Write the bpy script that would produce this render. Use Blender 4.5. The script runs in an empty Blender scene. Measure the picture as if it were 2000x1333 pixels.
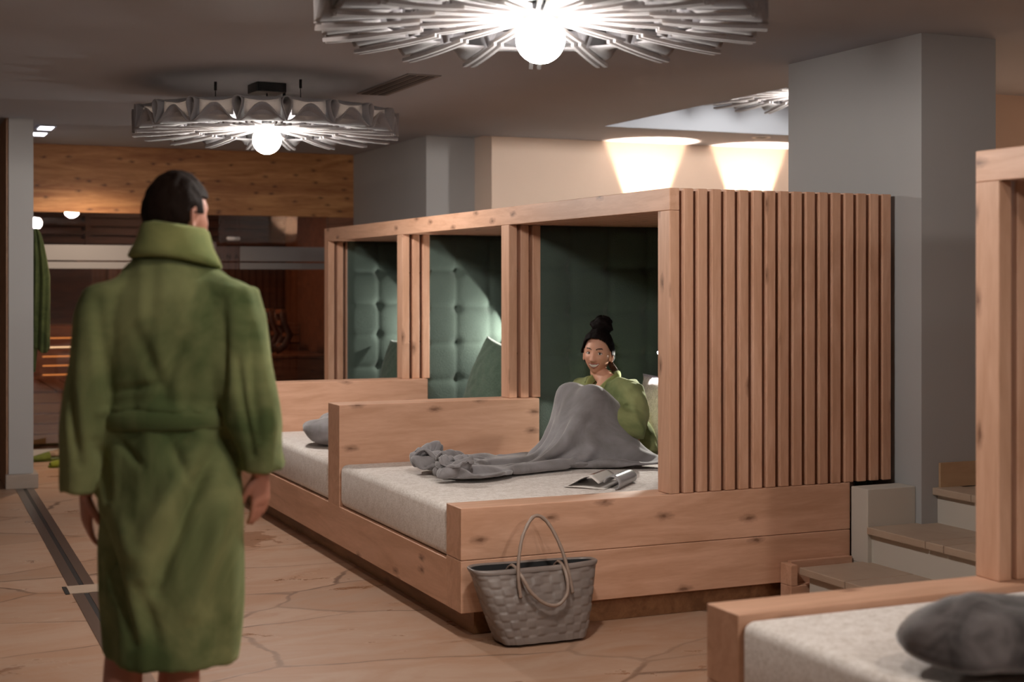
import bpy, bmesh, math, random
import numpy as np
from mathutils import Vector, Matrix, noise, Euler
random.seed(7)
SC = bpy.context.scene
COL = SC.collection
PI = math.pi
# ---------------------------------------------------------------- camera
YAW = math.atan(1249/2850)
cd = bpy.data.cameras.new('camera'); cam = bpy.data.objects.new('camera', cd); COL.objects.link(cam)
cam.location = (0, 0, 1.49); cam.rotation_euler = (PI/2, 0, -YAW)
cd.sensor_width = 36; cd.lens = 2850/2000*36; cd.shift_y = -114.5/2000
cd.dof.use_dof = True; cd.dof.focus_distance = 7.0; cd.dof.aperture_fstop = 2.2
cd.clip_start = .05; cd.clip_end = 60
SC.camera = cam
# ---------------------------------------------------------------- view and world
vs = SC.view_settings
vs.view_transform = 'Standard'; vs.look = 'None'; vs.gamma = 1; vs.exposure = 0.28; vs.use_curve_mapping = False
SC.cycles.max_bounces = 7; SC.cycles.diffuse_bounces = 4; SC.cycles.glossy_bounces = 3
SC.cycles.transparent_max_bounces = 12; SC.cycles.sample_clamp_indirect = 4
SC.cycles.caustics_reflective = False; SC.cycles.caustics_refractive = False
w = bpy.data.worlds.new('world'); SC.world = w; w.use_nodes = True
w.node_tree.nodes['Background'].inputs[0].default_value = (.55, .68, 1, 1)
w.node_tree.nodes['Background'].inputs[1].default_value = .02
FW = Vector((math.sin(YAW), math.cos(YAW), 0)); RT = Vector((math.cos(YAW), -math.sin(YAW), 0))

BULB = 290        # strength of the globe bulbs
def spot(loc, target, power, deg, blend, col, rad=.03):
    l = bpy.data.lights.new('spot_light', 'SPOT'); l.energy = power; l.spot_size = math.radians(deg); l.spot_blend = blend
    l.color = col; l.shadow_soft_size = rad
    o = bpy.data.objects.new('spot_light', l); COL.objects.link(o); o.location = loc
    o.rotation_euler = (Vector(target)-Vector(loc)).to_track_quat('-Z', 'Y').to_euler()
    return o
WARM = (1, .70, .50); WARM2 = (1, .76, .55)

# ---------------------------------------------------------------- helpers
def lin(c):
    return tuple(((v/255)/12.92 if v/255 <= .04045 else ((v/255+.055)/1.055)**2.4) for v in c[:3])+(1,)
def tag(o, label=None, cat=None, group=None, kind=None):
    if label: o['label'] = label
    if cat: o['category'] = cat
    if group: o['group'] = group
    if kind: o['kind'] = kind
    return o
def empty(name, loc, label, cat, group=None, rz=0):
    o = bpy.data.objects.new(name, None); COL.objects.link(o); o.location = loc; o.rotation_euler = (0, 0, rz)
    o.empty_display_size = .1
    return tag(o, label, cat, group)
def link(name, me, mat, parent=None, local=False, smooth=None):
    o = bpy.data.objects.new(name, me); COL.objects.link(o)
    for m in (mat if isinstance(mat, (list, tuple)) else [mat]):
        if m: me.materials.append(m)
    if smooth is not None:
        me.polygons.foreach_set('use_smooth', [smooth]*len(me.polygons)); 
    if parent is not None:
        o.parent = parent
        if not local:
            r = parent
            while r.parent: r = r.parent
            o.matrix_parent_inverse = (Matrix.Translation(r.location)).inverted() if parent == r else Matrix.Identity(4)
    return o
class MB:
    def __init__(s): s.bm = bmesh.new()
    def box(s, x0, x1, y0, y1, z0, z1, bev=0, seg=2, M=None):
        vs_ = bmesh.ops.create_cube(s.bm, size=1)['verts']
        for v in vs_:
            v.co = Vector((x0+(v.co.x+.5)*(x1-x0), y0+(v.co.y+.5)*(y1-y0), z0+(v.co.z+.5)*(z1-z0)))
        if bev:
            es = list({e for v in vs_ for e in v.link_edges})
            r = bmesh.ops.bevel(s.bm, geom=es, offset=bev, segments=seg, profile=.5, affect='EDGES')
            vs_ = list({v for f in r['faces'] for v in f.verts} | {v for v in vs_ if v.is_valid})
        if M:
            for v in vs_: v.co = M @ v.co
        return s
    def tube(s, pts, rad, n=12, caps=True, sq=None, up=None):
        pts = [Vector(p) for p in pts]
        if not hasattr(rad, '__len__'): rad = [rad]*len(pts)
        rings = []; prev = None
        for i, p in enumerate(pts):
            t = (pts[min(i+1, len(pts)-1)]-pts[max(i-1, 0)]).normalized()
            if prev is None:
                a = Vector(up) if up else (Vector((0, 0, 1)) if abs(t.z) < .9 else Vector((1, 0, 0)))
                u = (a-t*a.dot(t)).normalized()
            else:
                u = (prev-t*prev.dot(t)).normalized()
            prev = u; v = t.cross(u)
            r = rad[i]; ru, rv = (r if hasattr(r, '__len__') else (r, r))
            rings.append([s.bm.verts.new(p+u*(math.cos(2*PI*k/n)*ru)+v*(math.sin(2*PI*k/n)*rv)) for k in range(n)])
        for a, b in zip(rings, rings[1:]):
            for k in range(n): s.bm.faces.new((a[k], a[(k+1) % n], b[(k+1) % n], b[k]))
        if caps:
            s.bm.faces.new(rings[0][::-1]); s.bm.faces.new(rings[-1])
        return s
    def rings(s, rs, close=True):
        """rs: list of lists of points (same count)"""
        R = [[s.bm.verts.new(p) for p in r] for r in rs]; n = len(R[0])
        for a, b in zip(R, R[1:]):
            for k in range(n): s.bm.faces.new((a[k], a[(k+1) % n], b[(k+1) % n], b[k]))
        if close:
            s.bm.faces.new(R[0][::-1]); s.bm.faces.new(R[-1])
        return s
    def sphere(s, c, r, u=24, v=16, sc=(1, 1, 1), M=None):
        g = bmesh.ops.create_uvsphere(s.bm, u_segments=u, v_segments=v, radius=r)['verts']
        for q in g:
            q.co = Vector((q.co.x*sc[0], q.co.y*sc[1], q.co.z*sc[2]))
            if M: q.co = M @ q.co
            q.co += Vector(c)
        return s
    def grid(s, nx, ny, f):
        V = [[s.bm.verts.new(f(i/(nx-1), j/(ny-1))) for i in range(nx)] for j in range(ny)]
        for j in range(ny-1):
            for i in range(nx-1): s.bm.faces.new((V[j][i], V[j][i+1], V[j+1][i+1], V[j+1][i]))
        return s
    def poly(s, pts, ext):
        """prism from a polygon, extruded by vector"""
        a = [s.bm.verts.new(Vector(p)) for p in pts]; b = [s.bm.verts.new(Vector(p)+Vector(ext)) for p in pts]
        n = len(a); s.bm.faces.new(a[::-1]); s.bm.faces.new(b)
        for k in range(n): s.bm.faces.new((a[k], a[(k+1) % n], b[(k+1) % n], b[k]))
        return s
    def mesh(s, name='m'):
        bmesh.ops.recalc_face_normals(s.bm, faces=s.bm.faces)
        me = bpy.data.meshes.new(name); s.bm.to_mesh(me); s.bm.free(); return me
    def build(s, name, mat, parent=None, smooth=False, label=None, sub=0, solid=0):
        me = s.mesh(name); o = link(name, me, mat, parent)
        me.polygons.foreach_set('use_smooth', [bool(smooth)]*len(me.polygons))
        if solid:
            m = o.modifiers.new('solid', 'SOLIDIFY'); m.thickness = solid; m.offset = 0
        if sub:
            m = o.modifiers.new('sub', 'SUBSURF'); m.levels = sub; m.render_levels = sub
        if label: o['label'] = label
        return o
def bake(me, mods, name='m'):
    """apply modifiers to a mesh and return the result as a new mesh"""
    o = bpy.data.objects.new('tmp', me); COL.objects.link(o)
    for t, kw in mods:
        m = o.modifiers.new(t, t)
        for k, v in kw.items(): setattr(m, k, v)
    dg = bpy.context.evaluated_depsgraph_get(); dg.update()
    r = bpy.data.meshes.new_from_object(o.evaluated_get(dg)); r.name = name
    bpy.data.objects.remove(o); return r
def remesh(me, vox, smooth=4, fac=.5):
    return bake(me, [('REMESH', dict(mode='VOXEL', voxel_size=vox)), ('SMOOTH', dict(iterations=smooth, factor=fac))])
def coords(me):
    a = np.empty(len(me.vertices)*3); me.vertices.foreach_get('co', a); return a.reshape(-1, 3)
def setco(me, a):
    me.vertices.foreach_set('co', a.reshape(-1)); me.update()
def normals(me):
    a = np.empty(len(me.vertices)*3); me.vertices.foreach_get('normal', a); return a.reshape(-1, 3)
def fnoise(P, s, seed=0.0):
    return np.array([noise.noise(Vector((p[0]*s[0]+seed, p[1]*s[1]+seed*1.7, p[2]*s[2]-seed))) for p in P])

# ---------------------------------------------------------------- materials
def mat(name, col=(128, 128, 128), rough=.6, metal=0, spec=.5, **kw):
    m = bpy.data.materials.new(name); m.use_nodes = True; b = m.node_tree.nodes['Principled BSDF']
    b.inputs['Base Color'].default_value = lin(col); b.inputs['Roughness'].default_value = rough
    b.inputs['Metallic'].default_value = metal; b.inputs['Specular IOR Level'].default_value = spec
    for k, v in kw.items(): b.inputs[k.replace('_', ' ')].default_value = v
    return m
class NT:
    def __init__(s, m): s.m = m; s.t = m.node_tree; s.b = s.t.nodes.get('Principled BSDF')
    def n(s, typ, ins=None, **at):
        q = s.t.nodes.new(typ)
        for k, v in at.items(): setattr(q, k, v)
        for k, v in (ins or {}).items():
            if hasattr(v, 'is_linked') or hasattr(v, 'links'): s.t.links.new(v, q.inputs[k])
            else: q.inputs[k].default_value = v
        return q
    def l(s, a, b): s.t.links.new(a, b)
    def coord(s, scale=(1, 1, 1), loc=(0, 0, 0), kind='Object'):
        tc = s.n('ShaderNodeTexCoord'); mp = s.n('ShaderNodeMapping', {'Scale': scale, 'Location': loc}); s.l(tc.outputs[kind], mp.inputs['Vector']); return mp.outputs[0]
    def noise(s, vec, scale, detail=3, rough=.5, dist=0):
        return s.n('ShaderNodeTexNoise', {'Vector': vec, 'Scale': scale, 'Detail': detail, 'Roughness': rough, 'Distortion': dist}).outputs['Fac']
    def ramp(s, fac, stops):
        r = s.n('ShaderNodeValToRGB', {'Fac': fac}); e = r.color_ramp.elements
        e[0].position, e[0].color = stops[0]; e[1].position, e[1].color = stops[-1]
        for p, c in stops[1:-1]: q = e.new(p); q.color = c
        return r.outputs[0]
    def mix(s, fac, a, b, mode='MIX'):
        q = s.n('ShaderNodeMix', data_type='RGBA', blend_type=mode)
        for k, v in ((0, fac), (6, a), (7, b)):
            if hasattr(v, 'links'): s.l(v, q.inputs[k])
            else: q.inputs[k].default_value = v
        return q.outputs[2]
    def math(s, op, a, b=0, c=None):
        q = s.n('ShaderNodeMath', operation=op)
        for k, v in ((0, a), (1, b), (2, c)):
            if v is None: continue
            if hasattr(v, 'links'): s.l(v, q.inputs[k])
            else: q.inputs[k].default_value = v
        return q.outputs[0]
    def bump(s, h, strength=.3, dist=.002):
        q = s.n('ShaderNodeBump', {'Height': h, 'Strength': strength, 'Distance': dist}); s.l(q.outputs[0], s.b.inputs['Normal'])
    def base(s, c): s.l(c, s.b.inputs['Base Color'])
G = lambda v: (v, v, v, 1)

def wood(name, axis, light, dark, knot=(92, 58, 38), knots=.55, island=False, rough=.5, kden=(3.0, 7.5)):
    m = mat(name, light, rough); t = NT(m)
    sc = {'X': (.13, 1, 1), 'Y': (1, .13, 1), 'Z': (1, 1, .13)}[axis]
    tc = t.n('ShaderNodeTexCoord'); rnd = t.n('ShaderNodeObjectInfo').outputs['Random']
    if island: rnd = t.n('ShaderNodeNewGeometry').outputs['Random Per Island']
    off = t.math('MULTIPLY', rnd, 37.0)
    add = t.n('ShaderNodeVectorMath', operation='ADD'); t.l(tc.outputs['Object'], add.inputs[0]); t.l(off, add.inputs[1])
    mp = t.n('ShaderNodeMapping', {'Scale': sc}); t.l(add.outputs[0], mp.inputs[0]); v = mp.outputs[0]
    warp = t.noise(v, 5, 2, .5, 0)
    g1 = t.noise(v, 9, 4, .55, 1.6)
    g2 = t.noise(v, 70, 3, .6, .6)
    f = t.math('ADD', t.math('MULTIPLY', g1, .75), t.math('MULTIPLY', g2, .25))
    c = t.ramp(f, [(.36, lin(dark)), (.52, lin([a*.55+b*.45 for a, b in zip(light, dark)])), (.66, lin(light))])
    tint = t.math('MULTIPLY', rnd, .16); c = t.mix(tint, c, lin([x*.72 for x in dark]))
    # knots: sparse cells, slightly stretched along the grain
    sx = t.n('ShaderNodeSeparateXYZ'); t.l(add.outputs[0], sx.inputs[0]); o3 = {'X': (0, 1, 2), 'Y': (1, 0, 2), 'Z': (2, 0, 1)}[axis]
    along = t.math('MULTIPLY', sx.outputs[o3[0]], kden[0]); across = t.math('MULTIPLY', t.math('ADD', sx.outputs[o3[1]], sx.outputs[o3[2]]), kden[1])
    cb = t.n('ShaderNodeCombineXYZ'); t.l(along, cb.inputs[0]); t.l(across, cb.inputs[1])
    mk = cb
    vo = t.n('ShaderNodeTexVoronoi', {'Vector': cb.outputs[0], 'Scale': 1, 'Randomness': 1}, voronoi_dimensions='2D')
    nd = t.math('ADD', vo.outputs['Distance'], t.math('MULTIPLY', t.math('SUBTRACT', t.noise(mk.outputs[0], 9, 2), .5), .16))
    sep = t.n('ShaderNodeSeparateColor'); t.l(vo.outputs['Color'], sep.inputs[0])
    pick = t.math('GREATER_THAN', sep.outputs[0], knots)
    ring = t.ramp(nd, [(.025, G(1)), (.06, G(.6)), (.17, G(0))])
    kf = t.math('MULTIPLY', t.math('MULTIPLY', ring, pick), .8)
    c = t.mix(kf, c, lin(knot)); t.base(c)
    t.bump(t.math('ADD', g2, t.math('MULTIPLY', kf, -.6)), .25, .0015)
    return m
OAK_L, OAK_D = (216, 172, 146), (192, 148, 120)
OAK = {a: wood('oak_'+a, a, OAK_L, OAK_D) for a in 'XYZ'}
OAKS = wood('oak_slats', 'Z', OAK_L, (190, 144, 116), island=True, knots=.8)
OAKR = wood('oak_roof_slats', 'Y', OAK_L, OAK_D, island=True, knots=.8)
DOAK = mat('dark_backing', (52, 34, 24), .8)
PLINTH = {a: wood('oak_plinth_'+a, a, (165, 122, 86), (122, 86, 58), knots=.9) for a in 'XY'}
SPRUCE = wood('spruce_X', 'X', (196, 142, 88), (146, 92, 48), knot=(70, 38, 20), knots=.35, rough=.55, kden=(4.5, 9))
SAUNAW = wood('sauna_wood', 'X', (150, 98, 66), (104, 62, 40), knot=(60, 34, 20), knots=.6)
BENCHW = wood('bench_wood', 'X', (208, 160, 112), (178, 128, 84), knots=.9)
DARKW = wood('dark_sauna_wood', 'X', (86, 52, 36), (52, 30, 20), knots=.9)

def plaster(name, col, amp=.02):
    m = mat(name, col, .85, spec=.2); t = NT(m); v = t.coord()
    n1 = t.noise(v, 2.2, 3); n2 = t.noise(v, 90, 2)
    t.base(t.mix(t.math('MULTIPLY', n1, .35), lin(col), lin([x*.9 for x in col]))); t.bump(n2, .08, .002)
    return m
PLAST = plaster('plaster_wall', (168, 168, 168)); PLASTC = plaster('ceiling_paint', (168, 174, 184)); PLASTW = plaster('white_wall', (228, 208, 192))
STEPP = plaster('step_plaster', (196, 190, 180))

def floor_mat():
    m = mat('travertine_flags', (190, 150, 120), .42, spec=.35); t = NT(m)
    v0 = t.coord((.62, 1.25, 1), (3.3, 1.7, 0))
    nz = t.n('ShaderNodeTexNoise', {'Vector': v0, 'Scale': 2.2, 'Detail': 4})
    wv = t.n('ShaderNodeVectorMath', operation='MULTIPLY_ADD'); t.l(nz.outputs['Color'], wv.inputs[0]); wv.inputs[1].default_value = (.22, .22, 0); t.l(v0, wv.inputs[2])
    e = t.n('ShaderNodeTexVoronoi', {'Vector': wv.outputs[0], 'Scale': 1.15}, feature='DISTANCE_TO_EDGE')
    cc = t.n('ShaderNodeTexVoronoi', {'Vector': wv.outputs[0], 'Scale': 1.15})
    sp = t.n('ShaderNodeSeparateColor'); t.l(cc.outputs['Color'], sp.inputs[0])
    base = t.mix(sp.outputs[0], lin((176, 147, 127)), lin((158, 129, 109)))
    vs_ = t.coord((1, 2.4, 1)); s1 = t.noise(vs_, 1.6, 6, .62, 1.2)
    base = t.mix(t.ramp(s1, [(.42, G(0)), (.6, G(.5)), (.78, G(.9))]), base, lin((158, 114, 84)))
    s3 = t.noise(t.coord((1, 2.2, 1), (8, 3, 0)), 2.4, 6, .7, .8)
    stain = t.ramp(s3, [(.63, G(0)), (.67, G(.75)), (1, G(.9))])
    base = t.mix(stain, base, lin((132, 92, 66)))
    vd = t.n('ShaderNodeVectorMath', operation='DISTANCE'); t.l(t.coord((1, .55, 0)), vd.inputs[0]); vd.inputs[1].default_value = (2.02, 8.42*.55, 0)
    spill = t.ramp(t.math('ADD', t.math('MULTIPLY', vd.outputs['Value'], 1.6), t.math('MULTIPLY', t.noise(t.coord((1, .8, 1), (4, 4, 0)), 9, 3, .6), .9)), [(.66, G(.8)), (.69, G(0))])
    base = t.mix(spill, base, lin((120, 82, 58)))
    s2 = t.noise(t.coord((1, 5, 1)), 22, 4, .7); base = t.mix(t.math('MULTIPLY', s2, .3), base, lin((150, 112, 86)))
    j = t.ramp(e.outputs[0], [(.0, G(1)), (.006, G(.9)), (.012, G(0))])
    jn = t.ramp(t.noise(v0, 1.3, 2), [(.4, G(.35)), (.6, G(1))])
    jf = t.math('MULTIPLY', j, jn)
    t.base(t.mix(jf, base, lin((104, 78, 62))))
    t.l(t.ramp(s3, [(.6, G(.46)), (.67, G(.2))]), t.b.inputs['Roughness'])
    t.bump(t.math('SUBTRACT', t.math('MULTIPLY', s2, .15), jf), .35, .004)
    return m
FLOOR = floor_mat()
def stone(name, a, b):
    m = mat(name, a, .5); t = NT(m); s1 = t.noise(t.coord((1, 1, 3)), 4, 6, .65, 1)
    t.base(t.mix(s1, lin(a), lin(b))); t.bump(s1, .1, .003); return m
TREAD = stone('tread_stone', (188, 170, 152), (156, 132, 112)); TILE = stone('travertine_tile', (186, 146, 116), (128, 92, 68)); SKIRT = stone('skirting_stone', (190, 160, 128), (160, 128, 98)); SKIRTG = stone('skirting_grey', (160, 148, 138), (138, 122, 110))

def fabric(name, a, b, scale=260, bumps=.6, sheen=.2, rough=.9, weave=True, dist=.003):
    m = mat(name, a, rough, spec=.15, Sheen_Weight=sheen, Sheen_Roughness=.5); t = NT(m)
    v = t.coord(); n1 = t.noise(t.coord((1, 1, .35)), scale, 2, .7); n2 = t.noise(t.coord((.35, .35, 1)), scale, 2, .7); n3 = t.noise(v, scale*.12, 3)
    f = t.math('ADD', t.math('MULTIPLY', n1, .5), t.math('MULTIPLY', n2, .5))
    f2 = t.ramp(t.math('ADD', t.math('MULTIPLY', f, .8), t.math('MULTIPLY', n3, .2)), [(.4, G(0)), (.6, G(1))])
    t.base(t.mix(f2, lin(a), lin(b))); t.bump(f, bumps, dist); return m
MATT = fabric('heather_upholstery', (230, 224, 220), (196, 186, 178), 170, .25)
GREYC = fabric('grey_weave', (206, 192, 204), (150, 138, 150), 240)
def plush(name, a, b, sc=3.5, sheen=.8, rough=.7, tint=(1, 1, 1, 1)):
    m = mat(name, a, rough, spec=.2, Sheen_Weight=sheen, Sheen_Roughness=.35); m.node_tree.nodes['Principled BSDF'].inputs['Sheen Tint'].default_value = tint
    t = NT(m); v = t.coord(); n1 = t.noise(v, sc, 4, .6, .8); n2 = t.noise(v, 320, 2, .6)
    t.base(t.mix(t.ramp(n1, [(.35, G(0)), (.65, G(1))]), lin(a), lin(b))); t.bump(n2, .5, .003); return m
THROW = plush('grey_velvet_throw', (150, 148, 152), (112, 108, 108)); THROWD = plush('dark_grey_plush', (96, 90, 90), (50, 46, 46), 9)
TERRY = plush('green_terry', (152, 158, 110), (86, 102, 64), 2.6, .35, .95, (.8, .9, .5, 1))
TERRYB = plush('moss_terry', (156, 160, 104), (118, 130, 80), 5, .35, .95, (.8, .9, .5, 1))
TERRYD = plush('dark_moss_terry', (96, 104, 62), (62, 72, 42), 5, .25, .95, (.8, .9, .5, 1))
def velvet_green():
    m = mat('green_upholstery', (60, 76, 68), .85, spec=.25, Sheen_Weight=.25); t = NT(m); v = t.coord()
    n = t.n('ShaderNodeTexNoise', {'Vector': v, 'Scale': 75, 'Detail': 2, 'Distortion': 2.2}).outputs['Fac']; n2 = t.noise(v, 5, 2)
    t.base(t.mix(n2, lin((60, 74, 68)), lin((74, 88, 80)))); t.bump(n, .55, .006); return m
GREENV = velvet_green(); GREENP = fabric('green_pillow_cloth', (88, 106, 92), (68, 86, 74), 200)
FELT = fabric('grey_felt', (150, 149, 154), (126, 126, 132), 300, .2, .3)
_f = NT(FELT); _o = FELT.node_tree.nodes['Material Output']; _tr = _f.n('ShaderNodeBsdfTranslucent', {'Color': lin((200, 190, 182))}); _mx = _f.n('ShaderNodeMixShader', {0: .5, 1: _f.b.outputs[0], 2: _tr.outputs[0]}); _f.l(_mx.outputs[0], _o.inputs[0])
BLACK = mat('black_metal', (14, 14, 15), .4, .6); CHROME = mat('chrome', (200, 200, 200), .2, 1); STEEL = mat('brushed_steel', (132, 122, 115), .32, 1); STEELD = mat('drain_slot', (10, 9, 8), .6)
def emit(name, col, s):
    m = bpy.data.materials.new(name); m.use_nodes = True; n = m.node_tree.nodes; n.remove(n['Principled BSDF'])
    e = n.new('ShaderNodeEmission'); e.inputs[0].default_value = col; e.inputs[1].default_value = s
    m.node_tree.links.new(e.outputs[0], n['Material Output'].inputs[0]); return m
BULBM = emit('globe_bulb_glow', (1, .93, .86, 1), BULB); LEDM = emit('led_strip_glow', (1, .36, .10, 1), .9); LEDH = emit('bright_led_glow', (1, .72, .42, 1), 1.6)
DLM = emit('downlight_glow', (.95, .9, 1, 1), 6)
def glass(name, haze=0, hcol=(.7, .68, .68, 1), tint=(.84, .78, .75, 1)):
    m = bpy.data.materials.new(name); m.use_nodes = True; t = NT(m); n = t.t.nodes; n.remove(t.b)
    tr = t.n('ShaderNodeBsdfTransparent', {'Color': tint}); gl = t.n('ShaderNodeBsdfGlossy', {'Color': G(1), 'Roughness': .0})
    fr = t.n('ShaderNodeFresnel', {'IOR': 1.55}); mx = t.n('ShaderNodeMixShader', {0: fr.outputs[0], 1: tr.outputs[0], 2: gl.outputs[0]}); out = mx.outputs[0]
    if haze:
        df = t.n('ShaderNodeBsdfDiffuse', {'Color': hcol}); out = t.n('ShaderNodeMixShader', {0: haze, 1: out, 2: df.outputs[0]}).outputs[0]
    t.l(out, n['Material Output'].inputs[0]); return m
GLASS = glass('sauna_glass'); FROST = glass('frosted_band', .75, (.25, .24, .24, 1)); FROSTD = glass('faint_band', .12, (.5, .42, .42, 1))

# ================================================================ SETTING
def struct(name, mb, m, smooth=False):
    o = mb.build(name, m, None, smooth); o['kind'] = 'structure'; return o
CZ = 2.66
struct('floor', MB().box(-3.2, 9.2, -4.7, 15.8, -.12, 0), FLOOR)
struct('floor_upper', MB().box(4.6, 9.2, -4.7, 10.74, 0.001, .52), TREAD)
c = MB().box(-3.2, 5.02, -4.7, 10.74, CZ, 3.3).box(5.02, 9.2, 9.73, 10.74, CZ, 3.3).box(5.02, 9.2, -4.7, 7.2, CZ, 3.3).box(7.6, 9.2, 7.2, 9.73, CZ, 3.3)
c.box(-3.2, 9.2, 10.74, 15.8, CZ+.02, 3.3).box(5.02, 7.6, 7.2, 9.73, 3.12, 3.3)
struct('ceiling', c, PLASTC)
struct('wall_back', MB().box(4.53, 9.2, 10.74, 11.1, .001, CZ+.02), PLASTW)
struct('wall_alcove', MB().box(4.107, 9.2, 11.1, 13.05, .001, CZ+.02), PLAST)
struct('wall_partition', MB().box(.9, 1.07, 11.1, 13.05, .001, CZ+.02), PLAST)
struct('wall_tile', MB().box(.885, .9, 11.12, 15.6, .001, CZ+.02), TILE)
struct('wall_left', MB().box(-3.4, -3.2, -4.7, 15.8, .001, 3.3), PLAST)
struct('wall_rear', MB().box(-3.2, 9.2, -4.9, -4.7, .001, 3.3), PLAST)
struct('wall_right', MB().box(9.2, 9.4, -4.7, 10.74, .001, 3.3), PLASTW)
struct('wall_far', MB().box(-3.2, .885, 15.6, 15.8, .001, CZ), TILE)
struct('wall_stair', MB().box(6.15, 9.2, 7.1, 7.2, .521, CZ), PLASTW)
struct('pillar', MB().box(4.5, 4.944, 5.49, 6.574, .001, CZ), PLAST)
struct('pillar_base', MB().box(4.222, 4.499, 5.53, 5.655, .18, .53, .004).box(4.222, 4.499, 5.53, 5.655, .001, .18), STEPP)
struct('baseboard_pillar', MB().box(4.6, 4.96, 5.475, 5.489, .525, .64), SKIRT)
struct('baseboard_partition', MB().box(.875, 1.10, 11.045, 11.099, .001, .105, .004).box(1.0705, 1.10, 11.1, 13.0, .001, .105), SKIRTG)
# stairs between the two bed rows: plaster risers and stone treads
def stair(n, x0, x1, z):
    struct('stair_riser_%d' % n, MB().box(x0+.03, x1, 3.70, 5.53, .001, z-.035), STEPP)
    mb = MB(); ys = [3.70, 4.15, 4.62, 5.0, 5.23 if n != 2 else 5.12, 5.57 if n == 1 else 5.53]
    for a, b in zip(ys, ys[1:]):
        mb.box(x0, x1+.03 if n < 3 else x1+.06, a+.002, b-.002, z-.034, z, .004)
    struct('stair_tread_%d' % n, mb, TREAD)
stair(1, 3.87, 4.25, .19); stair(2, 4.215, 4.6, .357); stair(3, 4.565, 4.66, .525)

# ================================================================ SAUNA
SY = 13.05
struct('wall_sauna', MB().box(1.0705, 4.107, SY, SY+.06, 2.095, CZ+.02, .002), SPRUCE)
struct('trim_1', MB().box(1.0705, 4.107, SY, SY+.06, .001, .06), STEPP)
struct('trim_2', MB().box(3.86, 4.107, SY, SY+.05, .06, 2.095), SAUNAW)
mb = MB()
for a, b in ((.06, .42), (.422, .80), (.802, 1.18), (1.182, 1.75)): mb.box(.95, 4.4, 15.55, 15.6, a, b)
mb.box(.95, 4.4, 15.56, 15.6, 1.75, 2.35)
for k in range(6): mb.box(.95, 4.4, 15.5, 15.55, 1.8+.09*k, 1.845+.09*k)
for k in range(5): mb.box(1.3+.7*k, 1.35+.7*k, 15.49, 15.56, 1.75, 2.35)
struct('wall_sauna_back', mb, DARKW)
struct('wall_sauna_right', MB().box(4.107, 4.16, 13.1, 15.5, .06, 2.35), SAUNAW)
struct('ceiling_sauna', MB().box(.95, 4.4, 13.1, 15.6, 2.35, 2.4), DARKW)
struct('floor_sauna', MB().box(.95, 4.2, 13.11, 15.5, .001, .06), SAUNAW)
# glass front
def pane(nm, x0, x1, clamp=False):
    r = MB().box(x0+.002, x1-.002, SY+.01, SY+.02, .06, 2.095).build(nm, GLASS); r['kind'] = 'structure'
    m = FROSTD if clamp else FROST
    MB().box(x0+.004, x1-.004, SY+.006, SY+.0095, 1.682, 1.815).box(x0+.004, x1-.004, SY+.006, SY+.0095, 1.61, 1.668).build('frosted_band', m, r)
    return r
pane('window_1', 1.0705, 2.12); d = pane('door_1', 2.12, 3.035, True); pane('window_2', 3.035, 3.86)
def capsule(mb, p, q, r):
    mb.tube([p, q], r, 16); mb.sphere(p, r, 16, 10); mb.sphere(q, r, 16, 10)
mb = MB(); capsule(mb, (2.93, SY-.012, 1.885), (3.02, SY-.012, 1.885), .018); mb.build('glass_clamp', mat('clamp_grey', (200, 196, 194), .35), d, True)
fc = bpy.data.curves.new('lettering', 'FONT'); fc.body = 'SAUNA'; fc.size = .062; fc.extrude = .001; fc.space_character = 1.9; fc.align_x = 'RIGHT'
ft = bpy.data.objects.new('lettering', fc); COL.objects.link(ft); dg = bpy.context.evaluated_depsgraph_get(); me = bpy.data.meshes.new_from_object(ft.evaluated_get(dg)); bpy.data.objects.remove(ft)
me.transform(Matrix.Translation((3.03, SY+.004, 1.70)) @ Matrix.Rotation(PI/2, 4, 'X')); link('lettering', me, mat('letter_brown', (30, 18, 14), .6), d)
# benches
r = empty('sauna_bench', (2, 13.5, .06), 'pale slatted timber sauna bench low behind the glass front', 'bench')
mb = MB()
for k in range(5): mb.box(1.1, 4.0, 13.34, 13.37, .075+.09*k, .158+.09*k, .003)
mb.build('front_board', BENCHW, r); mb = MB()
for k in range(15): mb.box(1.1+.19*k, 1.275+.19*k, 13.33, 14.88, .522, .545, .003)
mb.build('seat_board', SAUNAW, r); MB().box(1.1, 4.0, 13.38, 14.86, .06, .51).build('carcass', DARKW, r)
r = empty('sauna_bench', (2, 15, .06), 'upper sauna bench with orange glowing strips in its slatted front', 'bench')
mb = MB()
for k in range(6): mb.box(1.0, 4.1, 14.90, 14.93, .50+.09*k, .575+.09*k, .002)
mb.build('front_board', SAUNAW, r); MB().box(1.0, 4.1, 14.9, 15.48, 1.03, 1.06).build('seat_board', SAUNAW, r)
for x in (1.02, 1.42, 2.2, 2.9, 3.30): MB().box(x, x+.10, 14.885, 14.90, .50, 1.03).build('upright', SAUNAW, r)
for k in range(5):
    MB().box(1.05, 3.33, 14.945, 14.96, .576+.09*k, .589+.09*k).build('light_strip', LEDM if k != 3 else LEDH, r)
r = empty('sauna_bench', (3.8, 14.4, .06), 'side sauna bench carrying two curved dark backrests', 'bench')
mb = MB()
for k in range(4): mb.box(3.5+.145*k, 3.64+.145*k, 13.7, 14.88, .76, .785, .003)
mb.build('seat_board', SAUNAW, r); MB().box(3.5, 4.09, 13.75, 14.86, .55, .755).build('carcass', SAUNAW, r)
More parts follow.
